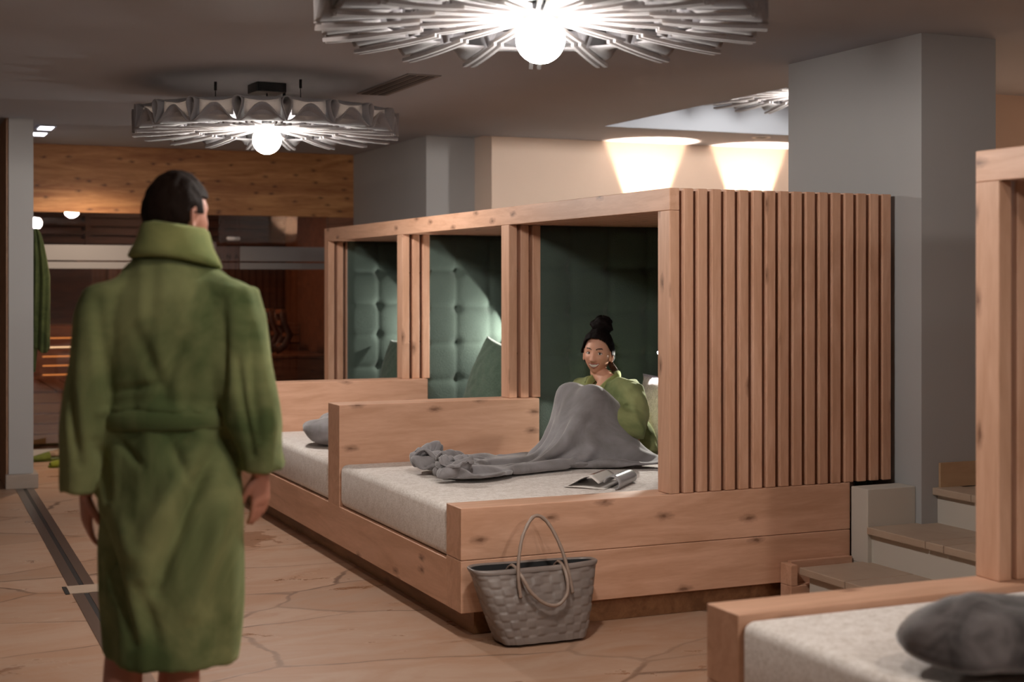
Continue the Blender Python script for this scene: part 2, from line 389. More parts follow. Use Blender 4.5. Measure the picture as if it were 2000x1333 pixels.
for i, y in enumerate((14.15, 14.62)):
    r = empty('sauna_headrest', (3.75, y, .79), ('curved dark wooden sauna backrest nearer the glass front', 'curved dark wooden sauna backrest farther from the glass front')[i], 'backrest', 'curved backrests on the sauna bench')
    pts = [(3.62, .815), (3.70, .86), (3.76, .97), (3.70, 1.09), (3.69, 1.2)]
    for s_ in (-.13, .10):
        mb = MB(); mb.tube([(x, y+s_, z) for x, z in pts], [(.035, .013)]*5, 8, up=(1, 0, 0)); mb.build('side_rail', DARKW, r, True)
    mb = MB()
    for (x, z) in pts[1:]: mb.box(x-.02, x+.03, y-.13, y+.10, z-.022, z+.022, .004)
    mb.build('slat', SAUNAW, r)
r = empty('sauna_fill_lamp', (2.6, 14.2, 2.35), 'added warm fill lamp hidden above the sauna header', 'fill lamp')
MB().tube([(2.6, 14.2, 2.30), (2.6, 14.2, 2.349)], .12, 28).build('diffuser', emit('sauna_fill_glow', (1, .64, .44, 1), 70), r, True)  # fill light added to lift the sauna interior, out of sight behind the header
# hanging robe on the partition
r = empty('bathrobe', (1.12, 11.62, 1.9), 'dark green bathrobe hanging on the partition wall by the sauna', 'bathrobe')
def hang(u, v):
    a = u*2*PI; z = 1.90-v*.92 - (.02*math.sin(a*3))*v
    wid = .05+.11*min(1, v*2.2)**.7+.02*v; dep = .02+.04*min(1, v*2.5)**.6
    f = 1+.16*math.sin(a*5+v*2)+.12*math.sin(a*9+v*5+1)
    return Vector((1.108+dep+math.cos(a)*dep*f*1.05, 11.62+math.sin(a)*wid*1.3*f, z))
mb = MB(); mb.rings([[hang(k/64, j/30) for k in range(64)] for j in range(31)]); mb.build('body', TERRYD, r, True)
mb = MB(); mb.rings([[Vector((1.115+math.cos(k/24*2*PI)*.028*(1-j/14)**.6*1.2, 11.50+math.sin(k/24*2*PI)*.06*(1-j/13)**.6+.002*j, 1.15-.028*j)) for k in range(24)] for j in range(13)]); mb.build('sleeve', TERRYD, r, True)
mb = MB(); mb.tube([(1.0705, 11.62, 1.93), (1.1, 11.62, 1.915), (1.115, 11.62, 1.93)], .006, 8); mb.build('hook', CHROME, r, True)
# slippers by the sauna
def slipper(x, y, rz, ms, mu, label):
    r = empty('slipper', (x, y, 0), label, 'slipper', 'bathing slippers left on the floor by the sauna'); M = Matrix.Translation((x, y, 0)) @ Matrix.Rotation(rz, 4, 'Z')
    n = 40; out = []
    for k in range(n):
        a = 2*PI*k/n; px = math.cos(a)*.14; w_ = .05*(1-.18*math.cos(a-PI)); py = math.sin(a)*w_
        out.append((px, py))
    mb = MB(); mb.rings([[M @ Vector((px*s_, py*s_, z)) for px, py in out] for z, s_ in ((.0, .96), (.004, 1), (.016, 1), (.02, .96))]); mb.build('sole', ms, r, True)
    mb = MB()
    def up(u, v):
        a = PI*u; xx = -.125+.125*v*1.15; ww = .05*math.sqrt(max(.04, 1-((xx+.02)/.13)**2))*1.04; hh = .028+.034*v
        return M @ Vector((xx, math.cos(a)*ww, .014+math.sin(a)**.8*hh))
    mb.grid(20, 12, up); mb.build('upper', mu, r, True, solid=.006)
SLG = plush('slipper_green', (132, 138, 36), (96, 104, 26), 14, .3); SLD = plush('slipper_olive', (100, 108, 40), (70, 78, 28), 14, .3); SLB = plush('slipper_taupe', (160, 134, 110), (130, 108, 88), 14, .3)
slipper(1.33, 12.70, .25, SLD, SLD, 'olive green slipper nearest the partition wall'); slipper(1.43, 12.24, .1, SLG, SLG, 'bright green slipper half hidden behind the walking man'); slipper(1.47, 12.95, .0, SLD, SLB, 'taupe slipper with green lining against the sauna sill')

# ================================================================ DRAIN, VENT, DOWNLIGHTS
def drain():
    a = Vector((1.005, 11.04, 0)); b = Vector((.90, 5.2, 0)); t_ = (b-a).normalized(); n_ = Vector((-t_.y, t_.x, 0))
    r = empty('floor_drain', (a.x, a.y, 0), 'long double-strip steel slot drain set in the stone floor', 'drain')
    def bar(o0, o1, z, p=a, q=b): return [p+n_*o0+Vector((0, 0, z)), p+n_*o1+Vector((0, 0, z)), q+n_*o1+Vector((0, 0, z)), q+n_*o0+Vector((0, 0, z))]
    for o0, o1 in ((-.062, -.012), (.012, .062)): MB().poly(bar(o0, o1, .0005), (0, 0, .003)).build('steel_strip', STEEL, r)
    MB().poly(bar(-.012, .012, .0005), (0, 0, .001)).build('slot', STEELD, r)
    p0 = Vector((.958, 7.40, 0)); q0 = Vector((.955, 7.22, 0))
    MB().poly(bar(-.092, .092, .0005, p0, q0), (0, 0, .005)).build('cover_tile', TREAD, r)
    for s_ in (-1, 1): MB().poly(bar(s_*.094, s_*.112, .0005, p0, q0), (0, 0, .003)).build('cover_edge', STEELD, r)
drain()
r = empty('ceiling_vent', (2.83, 8.17, CZ), 'narrow slotted air vent in the ceiling beside the far pendant', 'vent')
MB().box(2.74, 2.94, 7.7, 8.65, CZ-.006, CZ).build('frame', mat('vent_grey', (112, 108, 106), .6), r)
for k in range(3): MB().box(2.762+.055*k, 2.80+.055*k, 7.73, 8.62, CZ-.009, CZ-.0062).build('slot', mat('vent_slot', (62, 60, 60), .7), r)
for i, y in enumerate((11.62, 12.12)):
    r = empty('ceiling_downlight', (1.21, y, CZ+.02), ('square white recessed ceiling light nearer the camera of the pair by the partition', 'square white recessed ceiling light nearer the sauna of the pair by the partition')[i], 'downlight', 'square downlights near the sauna')
    MB().box(1.14, 1.28, y-.14, y+.14, CZ+.008, CZ+.02).build('frame', PLASTC, r); MB().box(1.16, 1.26, y-.11, y+.11, CZ+.004, CZ+.0078).build('diffuser', DLM, r)
spot((1.6, 12.1, 2.6), (1.75, 12.75, 0), 120, 125, .8, WARM2, .06)
def round_dl(x, y, label, power, tgt, deg=70, blend=.35, col=WARM, z=CZ):
    r = empty('ceiling_downlight', (x, y, z), label, 'downlight')
    mb = MB(); mb.rings([[Vector((x+math.cos(k*PI/16)*q, y+math.sin(k*PI/16)*q, zz)) for k in range(32)] for q, zz in ((.075, z), (.075, z-.006), (.055, z-.006), (.05, z-.001))]); mb.build('trim_ring', mat('ring_white', (220, 214, 206), .5), r, True)
    mb = MB(); mb.rings([[Vector((x+math.cos(k*PI/16)*.048, y+math.sin(k*PI/16)*.048, zz)) for k in range(32)] for zz in (z-.004, z-.002)]); mb.build('lens', emit('lens_glow', (1, .8, .6, 1), 3 if power > 20 else .05), r, True)
    spot((x, y, z-.02), tgt, power, deg, blend, col, .035)
round_dl(6.55, 9.95, 'round recessed spotlight over the brightly lit wall near the pillar', 5, (6.6, 10.2, 1.2), 62, .3)
def sconce(x, y, z, ny, label, power=30, deg=46):
    """small cylinder on a wall whose outward normal is (0, ny), shining up along the wall"""
    r = empty('wall_sconce', (x, y, z), label, 'wall lamp', 'cylinder uplights on the walls'); yc = y+ny*.11
    MB().tube([(x, y+ny*.001, z), (x, y+ny*.075, z)], .02, 16).build('wall_arm', BLACK, r, True)
    m_ = mat('sconce_white', (210, 200, 190), .4)
    def cyl(q, zz): return [Vector((x+math.cos(k*PI/14)*q, yc+math.sin(k*PI/14)*q, zz)) for k in range(28)]
    MB().rings([cyl(.035, z-.07), cyl(.04, z-.07), cyl(.04, z+.07), cyl(.035, z+.07), cyl(.034, z+.02), cyl(.01, z+.015)]).build('cylinder_shade', m_, r, True)
    MB().rings([cyl(.03, z+.021), cyl(.03, z+.03)]).build('lens', emit('sconce_lens_glow', (1, .8, .6, 1), 8), r)
    spot((x, yc, z+.04), (x, yc-ny*.02, z+1), power, deg, .25, WARM, .02)
sconce(6.946, 10.74, 1.62, -1, 'small cylinder uplight making the right glowing patch on the pale wall', 420)
sconce(5.93, 10.74, 1.62, -1, 'small cylinder uplight making the left glowing patch on the pale wall', 420)
struct('wall_pier', MB().box(6.15, 6.65, 1.6, 2.0, .521, CZ), PLASTW)
sconce(6.48, 2.0, 2.15, 1, 'small cylinder lamp on the pier, mirrored in the sauna glass', 60, 100)
round_dl(7.3, 6.5, 'round recessed spotlight above the landing behind the pillar', 230, (7.2, 6.8, .5), 110, .6)

for x, y, tx, ty, pw, lb in ((1.0, 4.5, 1.4, 8.6, 85, 'added ceiling fill spotlight before the far aisle'), (-.6, 5.0, .4, 8.6, 60, 'added ceiling fill spotlight over the left floor'),
        (1.5, 2.4, 1.3, 4.3, 45, 'added ceiling fill spotlight just ahead of the viewpoint'), (2.7, 1.6, 2.9, 3.2, 45, 'added ceiling fill spotlight over the nearer daybed')):
    round_dl(x, y, lb, pw, (tx, ty, .2), 110, 1, (1, .86, .74))  # fill lights added out of frame to brighten floor, timber and mattresses

# ================================================================ PENDANTS
def pendant(cx, cy, zh, label, ang=0, ceil=CZ):
    """zh: height of the bulb centre"""
    r = empty('pendant_lamp', (cx, cy, zh), label, 'pendant lamp', 'pleated felt pendant lamps with globe bulbs', ang)
    N = 18; R = .775; dz = .02
    def P(th, rr, z): return Vector((math.cos(th)*rr, math.sin(th)*rr, z))
    mb = MB()
    # lower sheet: one petal between two folds, arching up at the rim
    for i in range(N):
        t0 = 2*PI*i/N; dt = 2*PI/N
        def f(u, v):
            rr = .55+(R-.55)*v; arch = math.sin(PI*u)**1.5*(.10*v**2)
            return P(t0+dt*(.06+.88*u), rr*(1-.02*math.sin(PI*u)*v), .080-.066*(.66+.34*v)+arch+dz)
        mb.grid(13, 12, f)
    mb.build('lower_sheet', FELT, r, True, solid=.007)
    mb = MB()
    for i in range(N):   # upper sheet: shallow band linking the fold tips
        t0 = 2*PI*i/N; dt = 2*PI/N
        def f(u, v):
            rr = .05+(R*.975-.05)*v; return P(t0+dt*u, rr-.03*math.sin(PI*u)*v, .11+.04*v-.02*math.sin(PI*u)*v+dz)
        mb.grid(9, 8, f)
    for i in range(N):   # hanging outer band behind the arches
        t0 = 2*PI*i/N; dt = 2*PI/N
        def f(u, v):
            rr = R*.945-.02*math.sin(PI*u); return P(t0+dt*(.12+.76*u), rr, .148-.10*v+dz)
        mb.grid(9, 4, f)
    mb.build('upper_sheet', FELT, r, True, solid=.006)
    # folds: teardrop loops at the rim running inward as double ribs
    for i in range(N):
        mf = MB(); mr = MB()
        th = 2*PI*i/N; e = Vector((-math.sin(th), math.cos(th), 0)); rad = Vector((math.cos(th), math.sin(th), 0))
        rs = []
        for j in range(7):
            v = j/6; rr = R*(1.0-.36*v); h = .130*(1-.2*v); wd = .030*(1-.15*v)
            ring = []
            for k in range(18):
                a = 2*PI*k/18; zz = (1-math.cos(a))/2; ww = math.sin(a)*wd*(zz**.9)*1.35
                ring.append(rad*rr+e*ww+Vector((0, 0, .018+.02*v+zz*h+dz)))
            rs.append(ring)
        mf.rings(rs[:-1], False); mf.rings(rs[-2:], False); mf.bm.faces.new([mf.bm.verts.new(p) for p in rs[-1]])
        for s_ in (-1, 1):
            for (ra, za, rb, zb, wd, of, th_) in ((.09, .052, R*.62, .030, .012, .0130, .012), (R*.54, .020, R*.995, -.012, .014, .0140, .013)):
                A_ = rad*ra+e*s_*of+Vector((0, 0, za+dz)); B_ = rad*rb+e*s_*of*1.15+Vector((0, 0, zb+dz)); n_ = 8; rs_ = []
                for q in range(n_+1):
                    c_ = A_.lerp(B_, q/n_)+Vector((0, 0, -.004*math.sin(PI*q/n_))); k_ = wd/2*(.75+.35*q/n_)
                    rs_.append([c_+e*a_*k_+Vector((0, 0, b_*th_)) for a_, b_ in ((-1, 0), (-1, 1), (1, 1), (1, 0))])
                mr.rings(rs_)
        mf.build('pleat', FELT, r, True, solid=.005); mr.build('rib', FELT, r, False)
    mb = MB().sphere((0, 0, 0), .084, 32, 20); mb.build('bulb', BULBM, r, True)
    mb = MB().tube([(0, 0, .07), (0, 0, .15)], .03, 20).tube([(0, 0, .15), (0, 0, .17)], .11, 24); mb.build('lamp_holder', BLACK, r, True)
    h = ceil-zh
    MB().tube([(0, 0, .17), (0, 0, h-.05)], .004, 8).build('power_cord', BLACK, r, True)
    for k in range(3):
        mb = MB(); a = 2*PI*k/3+.9; mb.tube([(math.cos(a)*.3, math.sin(a)*.3, .18), (math.cos(a)*.3, math.sin(a)*.3, h-.04)], .0025, 6)
        mb.tube([(math.cos(a)*.3, math.sin(a)*.3, h-.05), (math.cos(a)*.3, math.sin(a)*.3, h)], .009, 10)
        mb.build('suspension_wire', BLACK, r, True)
    MB().box(-.09, .09, -.09, .09, h-.055, h, .004).build('ceiling_rose', BLACK, r)
    for ch in r.children: ch.matrix_parent_inverse = Matrix.Identity(4)
    return r
def dup(root, loc, label, rz=0):
    q = root.copy(); COL.objects.link(q); q.location = loc; q.rotation_euler = (0, 0, rz); q['label'] = label
    for ch in root.children:
        k = ch.copy(); COL.objects.link(k); k.parent = q
    return q
BZ = 2.33
p1 = pendant(2.13, 8.46, BZ, 'pleated grey felt pendant with glowing globe, hanging above the walking man', .07)
dup(p1, (2.11, 4.57, BZ), 'largest and nearest pleated felt pendant, cut off by the top edge', .12)
dup(p1, (6.0, 8.45, 2.74), 'pleated felt pendant in the ceiling recess, half hidden by the pillar', .02)
dup(p1, (2.3, .1, BZ), 'pleated felt pendant behind the viewpoint, mirrored in the sauna glass', .1)

# ================================================================ DAYBED ROWS
XF, XC, XB, PITCH = 2.25, 3.25, 4.465, .0728
def pad_panel(x0, x1, z0, z1, y, name, parent):
    """tufted upholstery facing -Y"""
    sx = [3.40+.245*k for k in range(0, 6)]; sz = [.58+.2475*k for k in range(-1, 7)]
    nx = int((x1-x0)/.0125); nz = int((z1-z0)/.0125)
    def f(u, v):
        x = x0+(x1-x0)*u; z = z0+(z1-z0)*v
        dx = min(abs(x-q) for q in sx if q > x0+.05 or True); dzz = min(abs(z-q) for q in sz)
        h = .030*(1-math.exp(-dx/.022)*.45)*(1-math.exp(-dzz/.022)*.45)
        h -= .020*math.exp(-(dx*dx+dzz*dzz)/.035**2)
        e = min(x-x0, x1-x, z-z0, z1-z); h *= min(1, (e/.03+.05))**.5
        h += .0018*noise.noise(Vector((x*9, z*9, y)))
        return Vector((x, y-h, z))
    return MB().grid(nx, nz, f).build(name, GREENV, parent, True)
def side_board(y0, y1, z1, x1, parent, seam=None):
    mb = MB()
    if seam:
        mb.box(XF, x1, y0, y1, .105, seam-.001, .003).box(XF, x1, y0, y1, seam+.001, z1, .003)
    else: mb.box(XF, x1, y0, y1, .305, z1, .004)
    mb.build('side_board', OAK['X'], parent)
def daybed_row(y0, y1, divs, near, far, label):
    """carcass: y0 near face, y1 far face, divs: front faces of inner dividers"""
    r = empty('daybed_frame', (3.3, (y0+y1)/2, 0), label, 'daybed frame', 'timber daybed rows with slatted canopies')
    MB().box(2.33, 4.12, y0+.055, y1-.055, .001, .104).build('plinth', PLINTH['Y'], r)
    MB().box(XF, 4.21, y0+(.171 if near else 0), y1-(.171 if far else 0), .105, .309, .003).build('front_panel', OAK['Y'], r)
    if near: side_board(y0, y0+.17, .545, 4.225, r, .325)
    if far: side_board(y1-.17, y1, .545, 4.225, r, .325)
    for q in divs: side_board(q-.06, q+.145, .843, 3.41, r)
    xs = [XC+PITCH*k for k in range(17)]
    def wall(name, q, ks, zb, m=OAKS, d=.11):
        mb = MB()
        for k in ks: mb.box(xs[k], xs[k]+.05, q, q+d, zb, 1.8115 if not (name == 'slat_screen') else 1.912, .004)
        return mb.build(name, m, r)
    # mitred front posts
    ends = []
    if near: ends.append((y0+.002, .546)); 
    if far: ends.append((y1-.112, .546))
    for q, zb in ends:
        wall('slat_screen', q, range(1, 17), .5462); MB().box(XC, XC+.05, q, q+.108, zb, 1.8115, .003).build('corner_post', OAK['Z'], r)
        MB().box(XC+.13, XB-.03, q+.052, q+.06, .5464, 1.80).build('screen_backing', DOAK, r)
    for q in divs:
        MB().box(XC, XC+.05, q, q+.108, .844, 1.8115, .003).build('divider_post', OAK['Z'], r)
        wall('divider_slat', q, (1,), .844); wall('divider_slat', q, (2,), .844)
        MB().box(3.415, XB-.06, q+.048, q+.08, .31, 1.811).build('divider_core', DOAK, r)
        pad_panel(3.402, XB-.06, .54, 1.811, q+.03, 'padded_panel', r)
        for z in (1.555, 1.09):
            for xa, xb in ((3.30, 3.322), (3.372, 3.396)): MB().tube([(xa, q+.05, z), (xb, q+.05, z)], .006, 8).build('spacer_rod', CHROME, r, True)
        pad = MB().box(3.402, XB-.06, q+.081, q+.104, .54, 1.80, .01).build('rear_padding', GREENV, r)

    if far: MB().box(3.402, XB-.06, y1-.132, y1-.114, .56, 1.811).build('panel_core', GREENV, r)
    if far: pad_panel(3.402, XB-.06, .56, 1.811, y1-.140, 'padded_panel', r)
    MB().box(XC, XC+.05, y0+.002, y1-.004, 1.812, 1.912, .003).build('canopy_beam', OAK['Y'], r)
    mb = MB(); ya = y0+.113 if near else y0; yb = y1-.115 if far else y1
    for k in range(1, 17): mb.box(xs[k], xs[k]+.05, ya, yb, 1.812, 1.912, .004)
    mb.build('canopy_slats', OAKR, r)
    MB().box(XC+.052, XB, ya, yb, 1.856, 1.868).build('canopy_backing', DOAK, r)
    MB().box(XB-.055, XB-.02, ya+.005, yb-.005, .31, 1.811).build('rear_panel', GREENV, r)
    return r
RY0, RY1, DV = 5.665, 11.09, (7.46, 9.245)
daybed_row(RY0, RY1, DV, True, True, 'long oak daybed row of three bays where the woman sits')
daybed_row(-.2, 3.705, (1.82,), False, True, 'nearer oak daybed row cut off by the right edge')

def mattress(y0, y1, label, x1=4.40):
    mb = MB().box(XF+.002, x1, y0+.003, y1-.003, .311, .532, .035, 4)
    o = mb.build('mattress', MATT, None, True); tag(o, label, 'mattress', 'heather daybed mattresses'); return o
mattress(RY0+.17, DV[0]-.06, 'pale mattress under the woman and her blanket')
mattress(DV[0]+.145, DV[1]-.06, 'pale mattress of the middle bay with rolled plush throw')
mattress(DV[1]+.145, RY1-.17, 'pale mattress of the farthest bay, hidden behind its timber board')
mattress(1.82+.145, 3.705-.17, 'pale mattress in the lower right corner with dark grey plush throw')

def pillow_mesh(W, H, T, seed=0, n=34, corner=.10, M=None):
    def sd(sgn):
        def f(u, v):
            a, b = u*2-1, v*2-1
            k = (max(0, (1-a*a))**.42)*(max(0, (1-b*b))**.42)
            sh = 1-corner*(1-abs(a))*0 - .07*(1-b*b)*abs(a)**3; sv = 1-.07*(1-a*a)*abs(b)**3
            p = Vector((a*W/2*sh, sgn*(k*T/2*(1+.10*noise.noise(Vector((a*1.6+seed, b*1.6, sgn))))+.001), b*H/2*sv))
            p.y += .010*k*noise.noise(Vector((a*5+seed, b*5, sgn*3)))
            return (M @ p) if M else p
        return f
    mb = MB(); mb.grid(n, n, sd(1)); mb.grid(n, n, sd(-1)); bmesh.ops.remove_doubles(mb.bm, verts=mb.bm.verts, dist=.0035)
    return mb
def pillow(name, loc, W, H, T, rz, tilt, m, label, group, seed=0, roll=0):
    M = Matrix.Translation(loc) @ Matrix.Rotation(rz, 4, 'Z') @ Matrix.Rotation(tilt, 4, 'X') @ Matrix.Rotation(roll, 4, 'Y')
    o = pillow_mesh(W, H, T, seed, M=M).build(name, m, None, True); return tag(o, label, 'cushion', group)
# long back cushions: width along Y
for i, (a, b, lb) in enumerate(((6.0, 7.38, 'grey woven back cushion behind the seated woman'), (7.75, 9.10, 'grey woven back cushion in the middle bay behind the green pillow'), (9.55, 10.85, 'grey woven back cushion in the farthest bay'))):
    pillow('back_cushion', (4.035, (a+b)/2, .752), b-a, .43, .19, PI/2, .10, GREYC, lb, 'grey woven back cushions', i)
pillow('green_pillow', (3.78, 8.90, .835), .52, .52, .20, PI/2+.25, .30, GREENP, 'green pillow leaning on the grey cushion in the middle bay', 'green pillows in the bays', 4, -.20)
pillow('green_pillow', (3.72, 10.60, .80), .52, .52, .20, PI/2+.2, .28, GREENP, 'green pillow leaning in the farthest bay', 'green pillows in the bays', 6, .05)

# reading lamps
def reading_lamp(y, aim, label, power, deg, bx=4.10, hz=1.15):
    r = empty('reading_lamp', (4.40, y, hz+.1), label, 'reading lamp', 'small black reading spots in the bays')
    MB().tube([(4.409, y, hz+.12), (4.38, y, hz+.12)], .03, 20).build('wall_plate', BLACK, r, True)
    a = Vector((bx, y, hz)); d = Vector(aim).normalized()
    h0 = a-d*.13
    pts = [Vector((4.385, y, hz+.12)), Vector((4.33, y, hz+.15)), Vector((4.24, y, hz+.16)), h0+Vector((.03, 0, .05)), h0]
    MB().tube(pts, .005, 8).build('flexible_arm', BLACK, r, True)
    MB().tube([h0, h0+d*.005, a-d*.01, a], [.012, .019, .019, .021], 20).build('lamp_head', BLACK, r, True)
    MB().tube([a+d*.0005, a+d*.0025], .015, 20).build('lens', emit('reading_lens_glow', (.85, .88, 1, 1), 12), r, True)
    spot(a+d*.006, a+d, power, deg, .12, (1, .95, .85), .008)
reading_lamp(7.22, (-.70, -.24, -.50), 'black reading spot glowing beside the woman', 30, 78, 4.075, 1.09)
reading_lamp(9.05, (-.80, .2, -.02), 'black reading spot lighting the padded wall of the middle bay', 27, 96)
reading_lamp(10.78, (-.80, .2, -.02), 'black reading spot lighting the padded wall of the farthest bay', 24, 96)

# oak filler between the row and the first step
o = MB().box(3.83, 4.215, 5.575, 5.66, .001, .104, .003).box(3.83, 3.868, 5.575, 5.66, .104, .20, .003).box(3.87, 4.21, 5.63, 5.66, .1045, .205).build('trim_3', OAK['X'], None); o['kind'] = 'structure'

# ================================================================ THROWS (rolled)
def rolled(loc, L, W, H, rz, m, name, label, seed):
    mb = MB(); M = Matrix.Translation(loc) @ Matrix.Rotation(rz, 4, 'Z'); R_ = []
    for j in range(41):
        t_ = j/40*2-1; k = max(.02, (1-abs(t_)**3.2))**.5; ring = []
        for i in range(56):
            a = 2*PI*i/56; cy = math.cos(a); sz = math.sin(a)
            d = 1+.16*noise.noise(Vector((t_*2.2+seed, cy*1.3, sz*1.3)))+.09*math.sin(a*3+t_*4+seed)+.05*noise.noise(Vector((t_*8+seed, cy*4, sz*4)))
            z = sz*H/2*k*d; z = z if sz > 0 else z*.75
            ring.append(M @ Vector((t_*L/2, cy*W/2*k*d, H*.375+z)))
        R_.append(ring)
    mb.rings(R_); o = mb.build(name, m, None, True)
    return tag(o, label, 'throw', 'rolled plush throws on the mattresses')
rolled((2.50, 8.30, .545), .46, .34, .19, 1.1, THROW, 'rolled_throw', 'rolled silver grey plush throw half hidden by the tall board', 2.)
rolled((2.57, 2.76, .543), .60, .33, .195, -.50, THROWD, 'rolled_throw', 'rolled dark grey plush throw in the lower right corner', 5.)

# ================================================================ PEOPLE
SKIN = mat('skin', (222, 168, 142), .5, spec=.4, Subsurface_Weight=.12); SKIN.node_tree.nodes['Principled BSDF'].inputs['Subsurface Radius'].default_value = (.01, .004, .002)
SKINM = mat('skin_ruddy', (196, 138, 118), .5, spec=.4)
LIPS = mat('lips', (168, 92, 84), .35); TEETH = mat('teeth', (232, 226, 216), .25); BROW = mat('brow_hair', (54, 34, 26), .8); SHADOWL = mat('lash_dark', (34, 22, 18), .7)
EYEW = mat('eye_white', (214, 206, 200), .15); IRIS = mat('iris_brown', (44, 28, 20), .1)
def hair_mat(name, a, b):
    m = mat(name, a, .7, spec=.1); t = NT(m); n = t.noise(t.coord((1, 1, .12)), 180, 3, .6)
    t.base(t.mix(n, lin(a), lin(b))); t.bump(n, .6, .003); return m
HAIRW = hair_mat('dark_hair', (26, 18, 16), (12, 8, 8)); HAIRM = hair_mat('brown_hair', (40, 26, 19), (20, 13, 10)); HAIRS = hair_mat('loose_brown_hair', (92, 62, 44), (50, 32, 24))
def G2(x, z, cx, cz, sx, sz): return math.exp(-((x-cx)/sx)**2-((z-cz)/sz)**2)
def head_shape(d, smile=True, face=True, k=1.0):
    x, y, z = d.x*.073*k, d.y*.092*k, d.z*.116*k
    t_ = max(0, (-d.z-.1)/.9)
    x *= 1-.34*t_**1.5
    if d.y > 0: y *= 1-.10*t_**2
    else: y = y*(1-.42*t_)*1.06
    if d.y > 0: y = y*(1-.10*max(0, 1-abs(d.z)*2)) if False else y
    if face and d.y > .05:
        ax = abs(x); e = 0
        nz = max(0, min(1, (.022-z)/.062)) if z > -.040 else max(0, 1-(-.040-z)/.012)
        e += .024*nz*math.exp(-(x/(.0085+.004*nz))**2)
        e += .009*G2(ax, z, .012, -.036, .007, .008)
        e -= .0095*G2(ax, z, .031, .002, .015, .010)
        e += .0045*G2(ax, z, .030, .026, .022, .009)
        e += .0065*G2(ax, z, .040, -.026, .016, .015)
        e += .004*G2(x, z, 0, -.066, .024, .012)
        e += .0075*G2(x, z, 0, -.104, .018, .013)
        e -= .003*G2(x, z, 0, -.086, .02, .006)
        y += e*min(1, d.y*2.2)
    return Vector((x, y, z))
def head_mb(mb, M, **kw):
    nu, nv = 110, 84; R_ = []
    for j in range(nv):
        la = -PI/2+PI*(j+.5)/nv
        R_.append([M @ head_shape(Vector((math.cos(la)*math.cos(2*PI*i/nu), math.cos(la)*math.sin(2*PI*i/nu), math.sin(la))), **kw) for i in range(nu)])
    mb.rings(R_)
    for s_ in (-1, 1):   # ears
        Me = M @ Matrix.Translation((s_*.071, -.006, -.010)) @ Matrix.Rotation(s_*.42, 4, 'Z')
        mb.tube([Me @ Vector((s_*.004+math.cos(0)*0+s_*.004, .013*math.sin(a)*(.9 if math.cos(a) > 0 else .8), .031*math.cos(a)*(1 if math.cos(a) > 0 else .95))) for a in [2*PI*k/16 for k in range(15)]], .0052, 8)
        mb.sphere((0, 0, 0), 1, 12, 10, M=Me @ Matrix.Diagonal((.006, .012, .027, 1)))
        for v in mb.bm.verts[-(12*9+2):] if False else []: pass
def basis(pos, fwd, up=(0, 0, 1)):
    f = Vector(fwd).normalized(); u = Vector(up); u = (u-f*u.dot(f)).normalized(); r = f.cross(u)
    return Matrix(((r.x, f.x, u.x, pos[0]), (r.y, f.y, u.y, pos[1]), (r.z, f.z, u.z, pos[2]), (0, 0, 0, 1)))
def hand(mb, wrist, fdir, palm, side, curl=.5, s=1.0):
    """fdir: direction of fingers, palm: palm normal, side: +1/-1 which side the thumb leaves"""
    f = Vector(fdir).normalized(); n = Vector(palm); n = (n-f*n.dot(f)).normalized(); t_ = f.cross(n)*side; W = Vector(wrist)
    mb.tube([W-f*.02, W+f*.01, W+f*.045, W+f*.085, W+f*.097], [(.019*s, .026*s), (.017*s, .030*s), (.016*s, .038*s), (.014*s, .040*s), (.009*s, .034*s)], 14, up=n)
    for k, (ln, o) in enumerate(((.072, .029), (.080, .010), (.074, -.010), (.058, -.028))):
        p = W+f*.085+t_*o; d = f.copy(); pts = [p-f*.02, p]; rr = [.0088*s, .0092*s]
        for q in range(3):
            ang = curl*(.55+.35*q+.08*k); d = (d*math.cos(ang)+n*math.sin(ang)).normalized(); p = p+d*ln*(.45, .31, .24)[q]; pts.append(p.copy()); rr.append((.0086, .0078, .006)[q]*s)
        mb.tube(pts, rr, 10, up=n)
    p = W+f*.022+t_*.024; d = (f*.75+t_*.75+n*.25).normalized(); pts = [p-d*.012, p+d*.03, p+d*.03+(f*.9+t_*.25+n*.35).normalized()*.03, p+d*.03+(f*.95+n*.4).normalized()*.052]
    mb.tube(pts, [.014*s, .0115*s, .0098*s, .0075*s], 10, up=n)
def faces_material(me, fn):
    n = len(me.polygons); c_ = np.empty(n*3); me.polygons.foreach_get('center', c_); c_ = c_.reshape(-1, 3)
    me.polygons.foreach_set('material_index', [fn(p) for p in c_])
def shell(me_or_mb, cut, name, mats, parent, solid, vox=None):
    pass

# ---------------------------------------------------------------- walking man, seen from behind
MO = FW*4.07+RT*(4.07*(335-1000)/2850)
MM = Matrix(((RT.x, FW.x, 0, MO.x), (RT.y, FW.y, 0, MO.y), (0, 0, 1, 0), (0, 0, 0, 1)))
def m(x, y, z): return MM @ Vector((x, y, z))
def md(x, y, z): return MM.to_3x3() @ Vector((x, y, z))
man = empty('person', (MO.x, MO.y, 0), 'person in a green bathrobe walking away with short brown hair', 'person')
mb = MB(); HM = basis(m(.008, .03, 1.68), md(.62, .78, -.05))
head_mb(mb, HM, smile=False)
mb.tube([m(.005, .01, 1.64), m(.003, 0, 1.57), m(0, -.01, 1.50), m(0, -.01, 1.44)], [.058, .057, .066, .10], 20)
mb.tube([m(0, 0, 1.50), m(0, 0, 1.42), m(0, 0, 1.25), m(0, 0, 1.1), m(0, 0, .95), m(0, 0, .86)], [(.10, .07), (.18, .10), (.16, .11), (.14, .10), (.16, .11), (.13, .09)], 20, up=md(1, 0, 0))
mb.tube([m(-.13, 0, 1.43), m(-.20, -.01, 1.40), m(-.235, -.03, 1.16), m(-.243, .01, .93), m(-.243, .015, .90)], [.06, .055, .042, .029, .027], 14)
